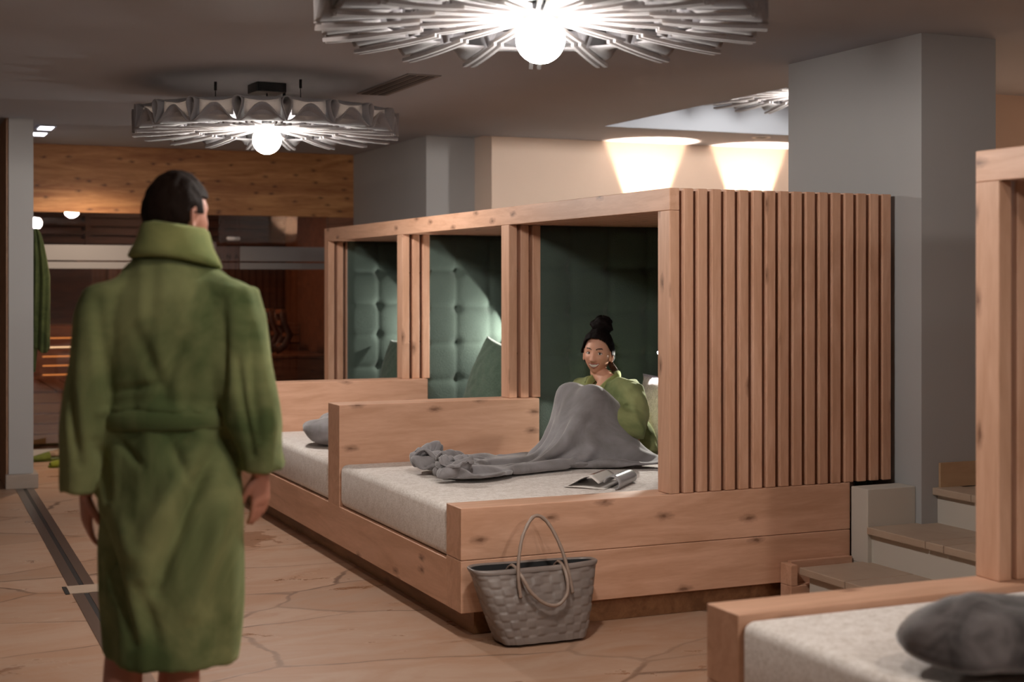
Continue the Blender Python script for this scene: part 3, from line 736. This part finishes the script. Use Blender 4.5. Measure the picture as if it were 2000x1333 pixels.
mb.tube([m(.13, 0, 1.43), m(.19, -.01, 1.40), m(.235, -.05, 1.18), m(.240, 0, .99), m(.240, .004, .96)], [.06, .055, .042, .029, .027], 14)
hand(mb, m(-.246, .02, .905), md(.02, .10, -1), md(.9, .5, .1), 1, .26)
hand(mb, m(.246, .01, .965), md(-.02, .12, -1), md(-.9, .5, .1), -1, .26)
mb.tube([m(-.09, 0, .95), m(-.115, .0, .75), m(-.125, .02, .53), m(-.128, -.02, .44), m(-.127, -.045, .34), m(-.125, -.10, .14), m(-.125, -.11, .09)], [.080, .072, .058, .053, .056, .036, .036], 18)
mb.tube([m(.07, 0, .95), m(.05, .03, .75), m(.02, .05, .53), m(.012, .05, .44), m(.010, .04, .34), m(.01, .06, .14), m(.01, .06, .07)], [.095, .082, .060, .056, .060, .038, .036], 18)
mb.tube([m(.01, .02, .035), m(.01, .08, .045), m(.012, .15, .032), m(.014, .23, .02)], [(.03, .034), (.036, .038), (.026, .044), (.014, .036)], 14, up=(0, 0, 1))
mb.tube([m(-.125, -.13, .085), m(-.125, -.08, .07), m(-.126, -.01, .035), m(-.127, .06, .018)], [(.03, .034), (.034, .038), (.024, .044), (.014, .036)], 14, up=(0, 0, 1))
me = remesh(mb.mesh(), .0045, 3); o = link('body', me, SKINM, man, smooth=True)
# hair cap
def hair_cap(M, fn, grow, mat_, parent, seed=0, nz=.004):
    mb = MB(); nu, nv = 96, 64; g = {}
    for j in range(nv):
        la = -PI/2+PI*(j+.5)/nv
        for i in range(nu):
            d = Vector((math.cos(la)*math.cos(2*PI*i/nu), math.cos(la)*math.sin(2*PI*i/nu), math.sin(la)))
            p = head_shape(d, face=False)
            if fn(p, d): g[i, j] = mb.bm.verts.new(M @ (p*(1+grow/.09)+d*nz*noise.noise(d*5+Vector((seed, 0, 0)))))
    for j in range(nv-1):
        for i in range(nu):
            q = [g.get((i, j)), g.get(((i+1) % nu, j)), g.get(((i+1) % nu, j+1)), g.get((i, j+1))]
            if all(q): mb.bm.faces.new(q)
    top = [g[i, nv-1] for i in range(nu) if (i, nv-1) in g]
    if len(top) == nu: mb.bm.faces.new(top)
    return mb.build('hair', mat_, parent, True, solid=.006)
hair_cap(HM, lambda p, d: (p.z > .045 and p.y < .078-.3*max(0, .08-p.z)) or (p.y < -.012 and p.z > -.062) or (p.z > -.002 and p.y < .032 and p.y > -.02), .006, HAIRM, man, 3)
# robe
def robe_folds(me, amp, ridges=(), seed=0, M=MM, fr=(8, 8, 2.2)):
    P = coords(me).copy(); N_ = normals(me).copy(); Mi = np.array(M.inverted()); L = P @ Mi[:3, :3].T+Mi[:3, 3]
    D = amp*fnoise(L, fr, seed)+amp*.55*fnoise(L, (fr[0]*2.6, fr[1]*2.6, fr[2]*2.2), seed+9)
    Nl = N_ @ Mi[:3, :3].T
    for (x0, z0, x1, z1, w_, A, sgn) in ridges:
        a = np.array([x0, z0]); b = np.array([x1, z1]); q = L[:, [0, 2]]; t_ = np.clip(((q-a) @ (b-a))/((b-a) @ (b-a)), 0, 1)
        dd = np.linalg.norm(q-(a+t_[:, None]*(b-a)), axis=1); f = np.exp(-(dd/w_)**2)*np.sin(PI*np.clip(t_, .06, .94))**.5
        D += A*f*(np.sign(-Nl[:, 1])*sgn > 0 if sgn else 1)
    setco(me, P+N_*D[:, None])
def ring(cx, cy, z, rx, ry, n=72, drop=None, M=MM, pw=1.0):
    out = []
    for k in range(n):
        a = 2*PI*k/n; ca, sa = math.cos(a), math.sin(a)
        out.append(M @ Vector((cx+math.copysign(abs(ca)**pw, ca)*rx, cy+math.copysign(abs(sa)**pw, sa)*ry, z+(drop(a) if drop else 0))))
    return out
mb = MB()
hem = lambda a: -.022*math.cos(a-2.0)*0+.03*max(0, -math.cos(a))**2-.0*math.sin(a)
prof = [(0, -.005, 1.565, .075, .07), (0, -.01, 1.535, .115, .085), (.003, -.01, 1.495, .165, .10), (.005, -.01, 1.45, .195, .118), (.003, -.01, 1.38, .20, .125), (-.003, -.005, 1.28, .192, .125), (-.008, 0, 1.18, .182, .12), (-.012, 0, 1.115, .172, .112),
        (-.010, 0, 1.06, .178, .12), (-.002, 0, .98, .192, .138), (.002, 0, .88, .200, .150), (.003, 0, .75, .200, .155), (.002, 0, .62, .195, .158), (.0, 0, .50, .188, .155), (-.002, 0, .435, .184, .152)]
R_ = [ring(*p, drop=(hem if p[2] < .45 else None)) for p in prof]
R_ += [ring(-.002, 0, .435, .168, .136, drop=hem), ring(0, 0, .52, .172, .14), ring(0, 0, .72, .17, .13)]
mb.rings(R_)
def sleeve(s_, pts, mb):
    rs = []
    for (x, y, z, rx, ry) in pts: rs.append(ring(x, y, z, rx, ry, 36))
    mb.rings(rs)
sleeve(-1, [(-.10, -.01, 1.50, .06, .07), (-.155, -.01, 1.475, .085, .09), (-.180, -.012, 1.40, .088, .098), (-.196, -.015, 1.30, .086, .10), (-.212, -.02, 1.19, .084, .10), (-.228, -.018, 1.08, .078, .094), (-.246, -.005, .97, .062, .082), (-.254, 0, .915, .054, .076), (-.254, 0, .905, .050, .072), (-.253, 0, .915, .038, .056), (-.247, 0, 1.0, .038, .055)], mb)
sleeve(1, [(.10, -.01, 1.50, .06, .07), (.160, -.01, 1.475, .085, .09), (.182, -.012, 1.40, .088, .098), (.200, -.02, 1.29, .088, .10), (.218, -.03, 1.18, .086, .10), (.236, -.028, 1.10, .078, .094), (.252, -.012, 1.02, .062, .084), (.256, -.005, .985, .064, .082), (.256, -.005, .965, .060, .078), (.253, -.005, .975, .044, .058), (.247, 0, 1.05, .044, .055)], mb)
me = remesh(mb.mesh(), .0085, 5)
pxl = lambda *q: ((q[0]-335)/700, 1.49-(q[1]-552)/700, (q[2]-335)/700, 1.49-(q[3]-552)/700)
rid = [pxl(212, 590, 232, 790)+(.016, -.010, 1), pxl(452, 590, 446, 800)+(.016, -.010, 1), pxl(440, 850, 330, 1130)+(.020, -.018, 1), pxl(405, 850, 300, 1060)+(.03, .012, 1), pxl(205, 1010, 290, 1230)+(.018, -.014, 1),
       pxl(205, 860, 225, 960)+(.014, -.012, 1), pxl(300, 1130, 330, 1230)+(.02, -.010, 1), pxl(460, 950, 400, 1180)+(.02, .010, 1), pxl(240, 760, 330, 745)+(.010, -.008, 1), pxl(290, 640, 350, 780)+(.02, -.007, 1), pxl(380, 650, 340, 770)+(.02, -.006, 1),
       pxl(300, 790, 420, 800)+(.014, .009, 1), pxl(215, 800, 290, 790)+(.012, .009, 1), pxl(150, 700, 175, 900)+(.014, -.010, 1), pxl(505, 640, 520, 850)+(.012, -.010, 1), pxl(480, 700, 505, 880)+(.012, -.009, 1), pxl(240, 850, 300, 900)+(.012, -.008, 1), pxl(350, 850, 390, 930)+(.013, -.008, 1), pxl(250, 990, 300, 1100)+(.03, .008, 1)]
rid = [r_[:5]+(r_[5]*1.7, r_[6]) for r_ in rid]; robe_folds(me, .015, rid, 2.3)
o = link('bathrobe', me, TERRY, man, smooth=True)
MB().rings([ring(-.012, 0, z, rx, ry, 72) for z, rx, ry in ((1.138, .172, .116), (1.140, .180, .124), (1.120, .183, .127), (1.096, .182, .126), (1.090, .174, .118))] , False).build('belt', TERRY, man, True, solid=.01)
# shawl collar
mb = MB(); cr = []
for z, rx, ry, dy in ((1.585, .068, .064, .0), (1.640, .072, .070, .005), (1.648, .080, .078, .005), (1.640, .088, .084, 0), (1.60, .100, .092, -.006), (1.574, .116, .102, -.012), (1.560, .124, .105, -.012), (1.556, .116, .10, -.010)):
    cr.append([m(.012+math.cos(2*PI*k/64)*rx, dy+math.sin(2*PI*k/64)*ry, z-.035*max(0, math.sin(2*PI*k/64))-.014*math.cos(4*PI*k/64)*(1.65-z)*6-.012*math.cos(2*PI*k/64)) for k in range(64)])
mb.rings(cr, False); mb.build('collar', TERRYB, man, True, solid=.012)

# ---------------------------------------------------------------- seated woman
wf = Vector((-.95, -.32, 0)).normalized(); ws = Vector((-wf.y, wf.x, 0)) * -1    # ws: towards her right
ws = Vector((wf.y, -wf.x, 0))
wom = empty('person', (3.74, 7.0, .54), 'person with dark hair bun and green robe sitting smiling under a grey blanket', 'person')
hp = Vector((3.622, 7.098, 1.103)); facing = (-FW*math.cos(.33)-RT*math.sin(.33)+Vector((0, 0, .02)))
HW = basis(hp, facing, (.06, -.03, 1))
neckb = Vector((3.645, 7.05, .955))
shL = Vector((3.685, 6.875, .895)); shR = Vector((3.585, 7.185, .895))
mb = MB(); head_mb(mb, HW)
mb.tube([HW @ Vector((0, -.022, -.05)), HW @ Vector((0, -.03, -.10)), neckb+Vector((0, 0, .01)), neckb+Vector((.01, 0, -.05))], [.047, .046, .050, .085], 20)
mb.tube([neckb+Vector((0, 0, -.015)), (3.65, 7.04, .89), (3.69, 7.04, .80), (3.73, 7.03, .70), (3.76, 7.02, .62), (3.77, 7.02, .585)], [(.05, .08), (.08, .15), (.085, .14), (.085, .125), (.10, .15), (.07, .12)], 24, up=wf)
elL = Vector((3.66, 6.755, .745)); wrL = Vector((3.485, 6.87, .80)); elR = Vector((3.55, 7.26, .74)); wrR = Vector((3.46, 7.02, .80))
for a, b, c_ in ((shL, elL, wrL), (shR, elR, wrR)):
    mb.tube([a*.8+neckb*.2, a, (a+b)/2, b, (b+c_)/2, c_], [.05, .048, .042, .037, .033, .025], 14)
hand(mb, wrL, (-.6, .7, .1), (-.3, -.2, -.9), 1, .35, .9); hand(mb, wrR, (-.5, -.7, .1), (-.3, .2, -.9), -1, .35, .9)
kL = Vector((3.435, 6.80, .875)); kR = Vector((3.395, 6.985, .875)); aL = Vector((3.40, 6.83, .585)); aR = Vector((3.34, 6.96, .585))
for h_, k_, a_ in ((Vector((3.74, 6.94, .63)), kL, aL), (Vector((3.77, 7.10, .63)), kR, aR)):
    mb.tube([h_, (h_+k_)/2+Vector((0, 0, .01)), k_, k_*.6+a_*.4, a_*.85+k_*.15, a_], [.085, .072, .052, .050, .036, .036], 16)
    mb.tube([a_+Vector((.03, 0, -.01)), a_+Vector((-.02, -.01, -.005)), a_+Vector((-.09, .0, -.018)), a_+Vector((-.15, .0, -.026))], [(.026, .03), (.03, .034), (.022, .038), (.012, .03)], 12, up=(0, 0, 1))
me = remesh(mb.mesh(), .0034, 2)
HWi = HW.inverted()
def wmat(p):
    q = HWi @ Vector(p); ax = abs(q.x)
    if q.y > .05 and ax < .045:
        zc = -.067+.013*(q.x/.029)**2; h = .0078*(1-(q.x/.029)**2) if ax < .029 else -1
        if h > 0 and abs(q.z-zc) < h: return 2
        h2 = .0132*(1-(q.x/.0335)**2) if ax < .0335 else -1
        if h2 > 0 and abs(q.z-zc) < h2: return 1
        bz = .0225+.006*math.sin((ax-.014)/.034*PI*.8) if .012 < ax < .048 else 9
        if abs(q.z-bz) < .0032: return 3
    return 0
for mm in (SKIN, LIPS, TEETH, BROW): me.materials.append(mm)
faces_material(me, wmat); o = link('body', me, [], wom, smooth=True)
for s_ in (-1, 1):
    Me = HW @ Matrix.Translation((s_*.030, .0735, .001))
    e = MB().sphere((0, 0, 0), 1, 24, 16, M=Me @ Matrix.Diagonal((.0135, .0100, .0068, 1)))
    def fixs(mb_): pass
    e.build('eye', EYEW, wom, True)
    MB().sphere((0, 0, 0), 1, 20, 14, M=Me @ Matrix.Translation((-.0025, .0052, .0004)) @ Matrix.Diagonal((.0056, .0056, .0058, 1))).build('iris', IRIS, wom, True)
    MB().tube([Me @ Vector((x, .0075-abs(x)**2*40, .0072-x*x*26)) for x in (-.015, -.010, -.005, 0, .005, .010, .015)], .0013, 6).build('eyelash', SHADOWL, wom, True)
# hair: cap, bun, loose strands
hair_cap(HW, lambda p, d: (p.z > .068-.060*(abs(p.x)/.072)**3) or (p.y < .022 and p.z > -.005) or (p.y < -.018 and p.z > -.05), .017, HAIRW, wom, 1, .006)
mb = MB(); n = 40; R_ = []
for j in range(30):
    la = -PI/2+PI*(j+.5)/30; R_.append([])
    for i in range(n):
        a = 2*PI*i/n; d = Vector((math.cos(la)*math.cos(a), math.cos(la)*math.sin(a), math.sin(la)))
        R_[-1].append(HW @ (Vector((-.004, -.030, .152))+Vector((d.x*.060, d.y*.056, d.z*.052))*(1+.10*math.sin(a*3+la*5)+.12*noise.noise(d*2.6))))
mb.rings(R_); mb.build('hair_bun', HAIRW, wom, True)
mb = MB(); rr = random.Random(4)
for k in range(46):
    a = rr.uniform(0, 1); p = HW @ Vector((-.050-.022*a, -.02-.03*rr.random(), -.03-.02*rr.random())); pts = [p]; q = p.copy()
    dr = Vector((.06+.05*rr.random()*1, -.05*rr.random(), -.20))*.42
    for s_ in range(6):
        q = q+dr*.3+RT*(.006*rr.uniform(-.4, 1.4)*(s_ < 4))+Vector((0, 0, -.004))+Vector((rr.uniform(-1, 1), rr.uniform(-1, 1), 0))*.004; pts.append(q.copy())
    mb.tube(pts, [.0022, .002, .0018, .0016, .0013, .001, .0006], 5)
mb.build('loose_strands', HAIRS, wom, True)
MB().sphere(HW @ Vector((-.078, -.004, -.038)), .004, 12, 8).build('earring', mat('gold', (212, 160, 70), .25, 1), wom, True)
# robe with V opening
mb = MB()
mb.tube([neckb+Vector((0, 0, .02)), neckb+Vector((0, 0, -.012)), (3.655, 7.035, .905), (3.69, 7.03, .82), (3.72, 7.02, .72), (3.75, 7.01, .62), (3.75, 7.0, .56)], [(.062, .07), (.085, .11), (.112, .185), (.125, .18), (.12, .165), (.13, .18), (.13, .19)], 40, up=wf)
for a, b, c_ in ((shL, elL, wrL), (shR, elR, wrR)):
    out = (a-neckb); out.z = 0; out.normalize()
    mb.tube([neckb*.45+a*.55, a+out*.012, (a+b)/2+out*.02, b+out*.012+Vector((0, 0, .0)), (b+c_)/2, c_*.85+b*.15, c_*.9+b*.1], [.068, .080, .086, .088, .074, .066, .062], 28)
mb.tube([Vector((3.84, 6.93, .57)), Vector((3.70, 6.87, .57)), Vector((3.57, 6.83, .562)), Vector((3.50, 6.80, .558))], [(.02, .06), (.026, .09), (.014, .08), (.006, .05)], 20, up=(0, 0, 1))
me = remesh(mb.mesh(), .007, 4)
WM = basis((neckb.x, neckb.y, 0), wf)
def rid3(a, b, w_, A):
    la = WM.inverted() @ Vector(a); return
robe_folds(me, .013, (), 5.1, WM, (9, 9, 9))
P = coords(me).copy(); N_ = normals(me).copy(); D = np.zeros(len(P))
def seg(a, b, w_, A):
    global D
    a = np.array(a); b = np.array(b); t_ = np.clip(((P-a) @ (b-a))/((b-a) @ (b-a)), 0, 1); dd = np.linalg.norm(P-(a+t_[:, None]*(b-a)), axis=1); D += A*np.exp(-(dd/w_)**2)
sf = Vector((-.35, -.93, 0)).normalized()
def onarm(px, py, t_=7.55):   # point on the near sleeve surface
    r_ = (px-1000)/2850; d = FW+RT*r_+Vector((0, 0, (552-py)/2850)); return tuple(Vector((0, 0, 1.49))+d*t_)
for a, b, w_, A in (((1240, 762), (1205, 800), .011, .012), ((1250, 785), (1200, 806), .010, -.010), ((1185, 790), (1235, 822), .009, .012), ((1200, 797), (1212, 815), .008, .010), ((1247, 772), (1222, 790), .010, -.008), ((1222, 795), (1240, 802), .008, .010), ((1195, 765), (1200, 790), .012, -.010)):
    seg(onarm(*a), onarm(*b), w_, A)
setco(me, P+N_*D[:, None])
bm = bmesh.new(); bm.from_mesh(me); WI = WM.inverted(); kill = []
for f in bm.faces:
    q = WI @ f.calc_center_median()
    zz = q.z; half = (zz-.845)*.60
    if (q.y > .01 and zz > .845 and abs(q.x+.0) < half) or (zz > .955 and math.hypot(q.x, q.y) < .066): kill.append(f)
bmesh.ops.delete(bm, geom=kill, context='FACES'); bm.to_mesh(me); bm.free()
o = link('bathrobe', me, TERRY, wom, smooth=True); sm = o.modifiers.new('solid', 'SOLIDIFY'); sm.thickness = .008; sm.offset = -1
# collar rolls following the opening
def wl(x, y, z): return WM @ Vector((x, y, z))
for s_ in (-1, 1):
    mb = MB(); mb.tube([wl(.0, -.070, .985), wl(s_*.045, -.055, .985), wl(s_*.074, -.01, .975), wl(s_*.070, .045, .945), wl(s_*.050, .088, .905), wl(s_*.022, .118, .862), wl(s_*.0, .126, .835)], [(.020, .012), (.026, .013), (.030, .014), (.032, .014), (.030, .013), (.024, .012), (.014, .010)], 14, up=(0, 0, 1))
    mb.build('collar', TERRYB, wom, True)
me_n = MB().tube([wl(.055*math.sin(a), .012+.072*math.cos(a)*(1 if math.cos(a) > 0 else .6), .955-.028*math.cos(a)) for a in [2*PI*k/32 for k in range(33)]], .0016, 6, False).build('necklace', mat('gold_chain', (206, 156, 80), .25, 1), wom, True)

# ---------------------------------------------------------------- blanket (cloth settled over the knees)
def settle():
    NU, NV, S = 92, 60, .0195; rg = np.random.RandomState(3)
    L, W_ = (NU-1)*S, (NV-1)*S
    u = np.arange(NU)*S; v = (np.arange(NV)-(NV-1)/2)*S
    P = np.zeros((NU, NV, 3)); dirn = np.array([-1, -.055, 0])
    P[..., 0] = 3.86+dirn[0]*u[:, None]; P[..., 1] = 6.90+dirn[1]*u[:, None]+v[None, :]; P[..., 2] = 1.02+.02*np.sin(u*14)[:, None]+.006*rg.randn(NU, NV)
    V = np.zeros_like(P); vec = lambda q: np.array(tuple(q))
    caps = [(vec((3.74, 6.94, .63)), vec(kL), .085, .062), (vec((3.77, 7.10, .63)), vec(kR), .085, .062), (vec(kL), vec(aL), .062, .050), (vec(kR), vec(aR), .062, .050),
            (vec(aL), vec(aL+Vector((-.15, .0, -.026))), .045, .03), (vec(aR), vec(aR+Vector((-.15, .0, -.026))), .045, .03), (np.array([3.66, 7.04, .86]), np.array([3.77, 7.02, .62]), .15, .19)]
    def con(A, B, rest, k=1.0):
        d = B-A; l_ = np.sqrt((d*d).sum(-1, keepdims=True))+1e-9; c_ = d*(.5*k*(1-rest/l_)); A += c_; B -= c_
    def bend(A, B, rest, k):
        d = B-A; l_ = np.sqrt((d*d).sum(-1, keepdims=True))+1e-9; c_ = d*(.5*k*np.minimum(0, 1-rest/l_)); A += c_; B -= c_
    def pin(q):   # her lap holds the top hem
        t_ = (np.arange(NV)/(NV-1))[None, :, None]*np.ones((2, 1, 1)); y_ = 7.02+(t_-.5)*1.0; h_ = np.exp(-((t_-.52)/.20)**2)
        tgt = np.concatenate([3.60+.16*(1-h_), np.minimum(y_, 7.34), .56+.24*h_], axis=2); tgt[1, :, 0] -= .015
        return q+(tgt-q)*.5
    ur = np.arange(46, NU); f_ = (ur-46)*S; k_ = np.array([0, .30, .44, .60, .86]); xk = np.array([2.87, 2.585, 2.50, 2.64, 2.53]); zk = np.array([0, .0, .012, .034, .05])
    vv = v[None, :]; uu = f_[:, None]
    wv = np.sin(vv*31+1.5*np.sin(uu*8)+.6)*.5+.5; wv2 = np.sin(vv*13-uu*9+1.0)*.5+.5
    TX = np.interp(f_, k_, xk)[:, None]+.05*np.sin(vv*9+2)*np.minimum(1, uu*4)+.022*np.sin(vv*27+uu*12)*np.minimum(1, uu*4)
    TY = 6.80-.10*np.minimum(1, uu*3.5)+vv*(.60-.10*np.minimum(1, uu*3))+.02*np.sin(vv*31+uu*10+1)
    TZ = .546+np.interp(f_, k_, zk)[:, None]+(.034*wv+.030*wv2*wv)*np.minimum(1, uu*3+.15)*(1+.7*np.exp(-((TY-6.98)/.12)**2))
    TG = np.stack([TX+0*TY, TY, TZ+0*TX], axis=2); WT = np.minimum(.22, .05+uu*.9)[..., None]*np.ones((1, NV, 1))
    dt = .012; steps = 300
    for it in range(steps):
        V[..., 2] -= 9.8*dt; V *= .985; Q = P+V*dt; ph = it/steps
        hit = np.zeros((NU, NV), bool)
        for k in range(9):
            for s in (0, 1):
                con(Q[s:-1:2], Q[s+1::2], S); con(Q[:, s:-1:2], Q[:, s+1::2], S)
                con(Q[s:-1:2, :-1], Q[s+1::2, 1:], S*1.41421, .35); con(Q[s:-1:2, 1:], Q[s+1::2, :-1], S*1.41421, .35)
            bend(Q[:-4:3], Q[4::3][:len(Q[:-4:3])], S*3.7, .10) if False else None
            bend(Q[:-3], Q[3:], S*2.6, .05); bend(Q[:, :-3], Q[:, 3:], S*2.6, .05)
            for a, b, r0, r1 in caps:
                ab = b-a; t_ = np.clip(((Q-a) @ ab)/(ab @ ab), 0, 1)[..., None]; c_ = a+t_*ab; d = Q-c_; l_ = np.sqrt((d*d).sum(-1, keepdims=True))+1e-9
                r_ = (r0+(r1-r0)*t_)+.010; ins = (l_ < r_)[..., 0]; Q = np.where(l_ < r_, c_+d/l_*r_, Q); hit |= ins
            lo = Q[..., 2] < .541; Q[..., 2] = np.maximum(Q[..., 2], .541); hit |= lo
            Q[..., 1] = np.minimum(Q[..., 1], 7.35); Q[..., 0] = np.minimum(Q[..., 0], 3.90)
            # the far end lies bunched up on the mattress
            Q[46:] += (TG-Q[46:])*(WT if ph < .93 else WT*.25)
            nr = Q[20:46, :NV//2]; nr[..., 1] = np.maximum(nr[..., 1], 6.47+(nr[..., 0]-2.5)*.24)
            Q[0:2] = pin(Q[0:2])
        V = (Q-P)/dt; sp = np.sqrt((V*V).sum(-1, keepdims=True)); V *= np.minimum(1, 2.5/np.maximum(sp, 1e-6))
        V[hit] *= np.array([.25, .25, .6]); P = Q
    return P
CP = settle()
mb = MB(); nu_, nv_ = CP.shape[:2]
mb.grid(nv_, nu_, lambda a, b: Vector(CP[int(round(b*(nu_-1))), int(round(a*(nv_-1)))]))
me = bake(mb.mesh(), [('SMOOTH', dict(iterations=2, factor=.5))]); P = coords(me).copy(); N_ = normals(me); D = np.zeros(len(P))
if N_[:, 2].mean() < 0: N_ = -N_
for q in range(len(P)):
    r_, c_ = q//nv_, q % nv_; k_ = max(0, min(1, (r_-8)/10))*max(0, min(1, (54-r_)/6)); D[q] = k_*(.016*noise.noise(Vector((c_*.20, r_*.035, 3.)))+.009*noise.noise(Vector((c_*.55, r_*.06, 8.))))+.003*noise.noise(Vector((c_*.35, r_*.35, 1.)))
D = np.where(P[:, 2] < .565, np.abs(D), D); setco(me, P+N_*(D[:, None]+.004*(P[:, 2] > .56)[:, None])+np.array([0, 0, .010]))
o = link('blanket', me, THROW, None, smooth=True)
s1 = o.modifiers.new('solid', 'SOLIDIFY'); s1.thickness = .009; s1.offset = 1; s2 = o.modifiers.new('sub', 'SUBSURF'); s2.levels = s2.render_levels = 1
tag(o, 'grey velvet blanket draped over the seated woman\'s knees', 'blanket')

# ================================================================ MAGAZINE, POUCH, BAG
mag = empty('magazine', (3.12, 6.0, .533), 'open magazine with curling pages lying beside the blanket', 'magazine')
e1 = Vector((.69, .72, 0)).normalized(); e2 = Vector((-.72, .69, 0)).normalized(); B0 = Vector((3.10, 5.985, .5335))
def prof_mag(kind, t_):
    if kind == 'flat': return Vector((.21-.25*t_, .002+.002*math.sin(t_*6), 0))
    if kind == 'left':  # rises from the tip to the spine
        return Vector((.205-.155*t_, .003+.052*math.sin(t_*PI*.62)**1.5, 0)) if t_ < .8 else Vector((.205-.155*t_-(t_-.8)*.05, .003+.052*math.sin(t_*PI*.62)**1.5-(t_-.8)*.13, 0))
    a = t_*PI*1.45
    return Vector((.03-.045+.030*math.cos(a)*1.0-.02*t_, .030+.030*math.sin(a), 0))
def leaf(name, kind, mt, off=0, t0=0, t1=1, s0=0, s1=1, skew=0, solid=.0035):
    def f(a, b):
        q = prof_mag(kind, t0+(t1-t0)*a); e_ = s0+(s1-s0)*b
        return B0+e2*(q.x+skew*e_*.04)+e1*(.30*e_)+Vector((0, 0, q.y*(1-.10*e_)+off))
    return MB().grid(26, 8, f).build(name, mt, mag, True, solid=solid)
PAPER = mat('glossy_paper', (216, 212, 208), .3); COVER = mat('magazine_cover', (150, 150, 152), .25)
def photo_page():
    mm = mat('printed_picture', (120, 76, 56), .25); t = NT(mm); nn = t.noise(t.coord(), 22, 4, .6, 1); t.base(t.ramp(nn, [(.35, lin((44, 30, 26))), (.5, lin((134, 86, 64))), (.65, lin((190, 176, 168)))])); return mm
leaf('back_pages', 'flat', PAPER, .002, 0, .8); leaf('left_pages', 'left', PAPER, .003); leaf('printed_picture', 'left', photo_page(), .0055, .12, .78, .25, .97, solid=.0004); leaf('rolled_pages', 'roll', COVER, .002, solid=.006)
o = MB().sphere((3.83, 6.74, .545), .05, 24, 14, (1, .62, .24)).build('pouch', mat('dark_pouch', (22, 24, 22), .6), None, True); tag(o, 'small dark oval pouch on the mattress by the front post', 'pouch')

# woven tote
BAGM = mat('taupe_weave', (150, 140, 134), .36, spec=.5); t = NT(BAGM); t.base(t.mix(t.noise(t.coord(), 9, 3), lin((136, 126, 120)), lin((104, 94, 90)))); t.bump(t.noise(t.coord((1, 1, 8)), 120, 2), .15, .001)
HANDM = mat('taupe_leather', (142, 124, 112), .42)
bag = empty('tote_bag', (2.55, 5.5, 0), 'grey woven tote bag standing on the floor against the daybed', 'bag')
def bag_pt(a, v, push=0):
    """a: 0..1 around, v: 0..1 up"""
    w_ = .185+.095*v**.9; d_ = .085-.015*v+.012*math.sin(PI*v); cx = 2.545-.012*v; cy = 5.515+.045*v
    th = 2*PI*a; ca, sa = math.cos(th), math.sin(th); pw = .38+.18*v
    x = math.copysign(abs(ca)**pw, ca); y = math.copysign(abs(sa)**pw, sa)
    p = Vector((cx+x*(w_+push), cy+y*(d_+push), .012+.292*v+.012*v*abs(x)**3-.006*v*math.sin(th*2+1)))
    return p
NA, NVV, SUB = 28, 9, 7
# equal arc spacing of the outline
al = [0]; pp = bag_pt(0, .6)
for k in range(1, 721):
    q = bag_pt(k/720, .6); al.append(al[-1]+(q-pp).length); pp = q
def arc(f):
    tgt = f*al[-1]; import bisect
    i = min(720, max(1, bisect.bisect_left(al, tgt))); g = (tgt-al[i-1])/max(1e-9, al[i]-al[i-1]); return (i-1+g)/720
rs = []
for j in range(NVV*SUB+1):
    ring_ = []; v = j/(NVV*SUB)
    for i in range(NA*SUB):
        ci, cj = i//SUB, min(NVV-1, j//SUB); fu = (i % SUB)/SUB; fv = (j % SUB)/SUB
        o_ = (ci+cj) % 2; pu = math.sin(PI*(fu+.5/SUB)); pv = math.sin(PI*(fv+.5/SUB))
        h = (.0030+.0018*pu**.5)*min(1, pv*4)*min(1, pu*5) if o_ else (.0002+.0016*pv**.5)*min(1, pu*5)
        ring_.append(bag_pt(arc((i+.5*(0))/(NA*SUB)), v, h))
    rs.append(ring_)
mb = MB(); mb.rings(rs, False); bmesh.ops.contextual_create(mb.bm, geom=[v for v in mb.bm.verts[:]] and []) if False else None
mb.build('woven_body', BAGM, bag, True)
MB().rings([[bag_pt(k/72, 0, -.004) for k in range(72)], [bag_pt(k/72, 0, -.004)+Vector((0, 0, .006)) for k in range(72)]]).build('bottom', BAGM, bag)
MB().rings([[bag_pt(k/120, v, o_) for k in range(120)] for v, o_ in ((.95, .007), (.975, .009), (1.0, .009), (1.015, .004), (1.0, -.002), (.96, -.002))], False).build('rim', BAGM, bag, True)
MB().rings([[bag_pt(k/96, v, o_) for k in range(96)] for v, o_ in ((.05, -.012), (.5, -.010), (.99, -.006))], False).build('lining', mat('black_lining', (10, 10, 12), .9), bag, True, solid=.002)
def handle(pts, name='handle'):
    P_ = [Vector(p) for p in pts]; out = []
    for i in range(len(P_)-1):
        p0, p1, p2, p3 = P_[max(i-1, 0)], P_[i], P_[i+1], P_[min(i+2, len(P_)-1)]
        for k in range(8):
            t_ = k/8; out.append(.5*((2*p1)+(-p0+p2)*t_+(2*p0-5*p1+4*p2-p3)*t_*t_+(-p0+3*p1-3*p2+p3)*t_**3))
    out.append(P_[-1]); MB().tube(out, [(.0075+.0009*math.sin(i*1.7), .0075) for i in range(len(out))], 10).build(name, HANDM, bag, True)
fy = 5.44
handle([(2.425, fy+.004, .20), (2.418, fy+.012, .28), (2.428, fy+.03, .36), (2.462, fy+.06, .45), (2.525, fy+.09, .515), (2.58, fy+.085, .49), (2.622, fy+.05, .40), (2.645, fy+.02, .30), (2.66, fy+.002, .20)])
handle([(2.42, 5.60, .27), (2.424, 5.53, .318), (2.432, 5.45, .285), (2.462, 5.425, .225), (2.52, 5.415, .175), (2.58, 5.415, .165), (2.625, 5.42, .21), (2.632, 5.45, .285), (2.638, 5.53, .318), (2.64, 5.60, .27)])
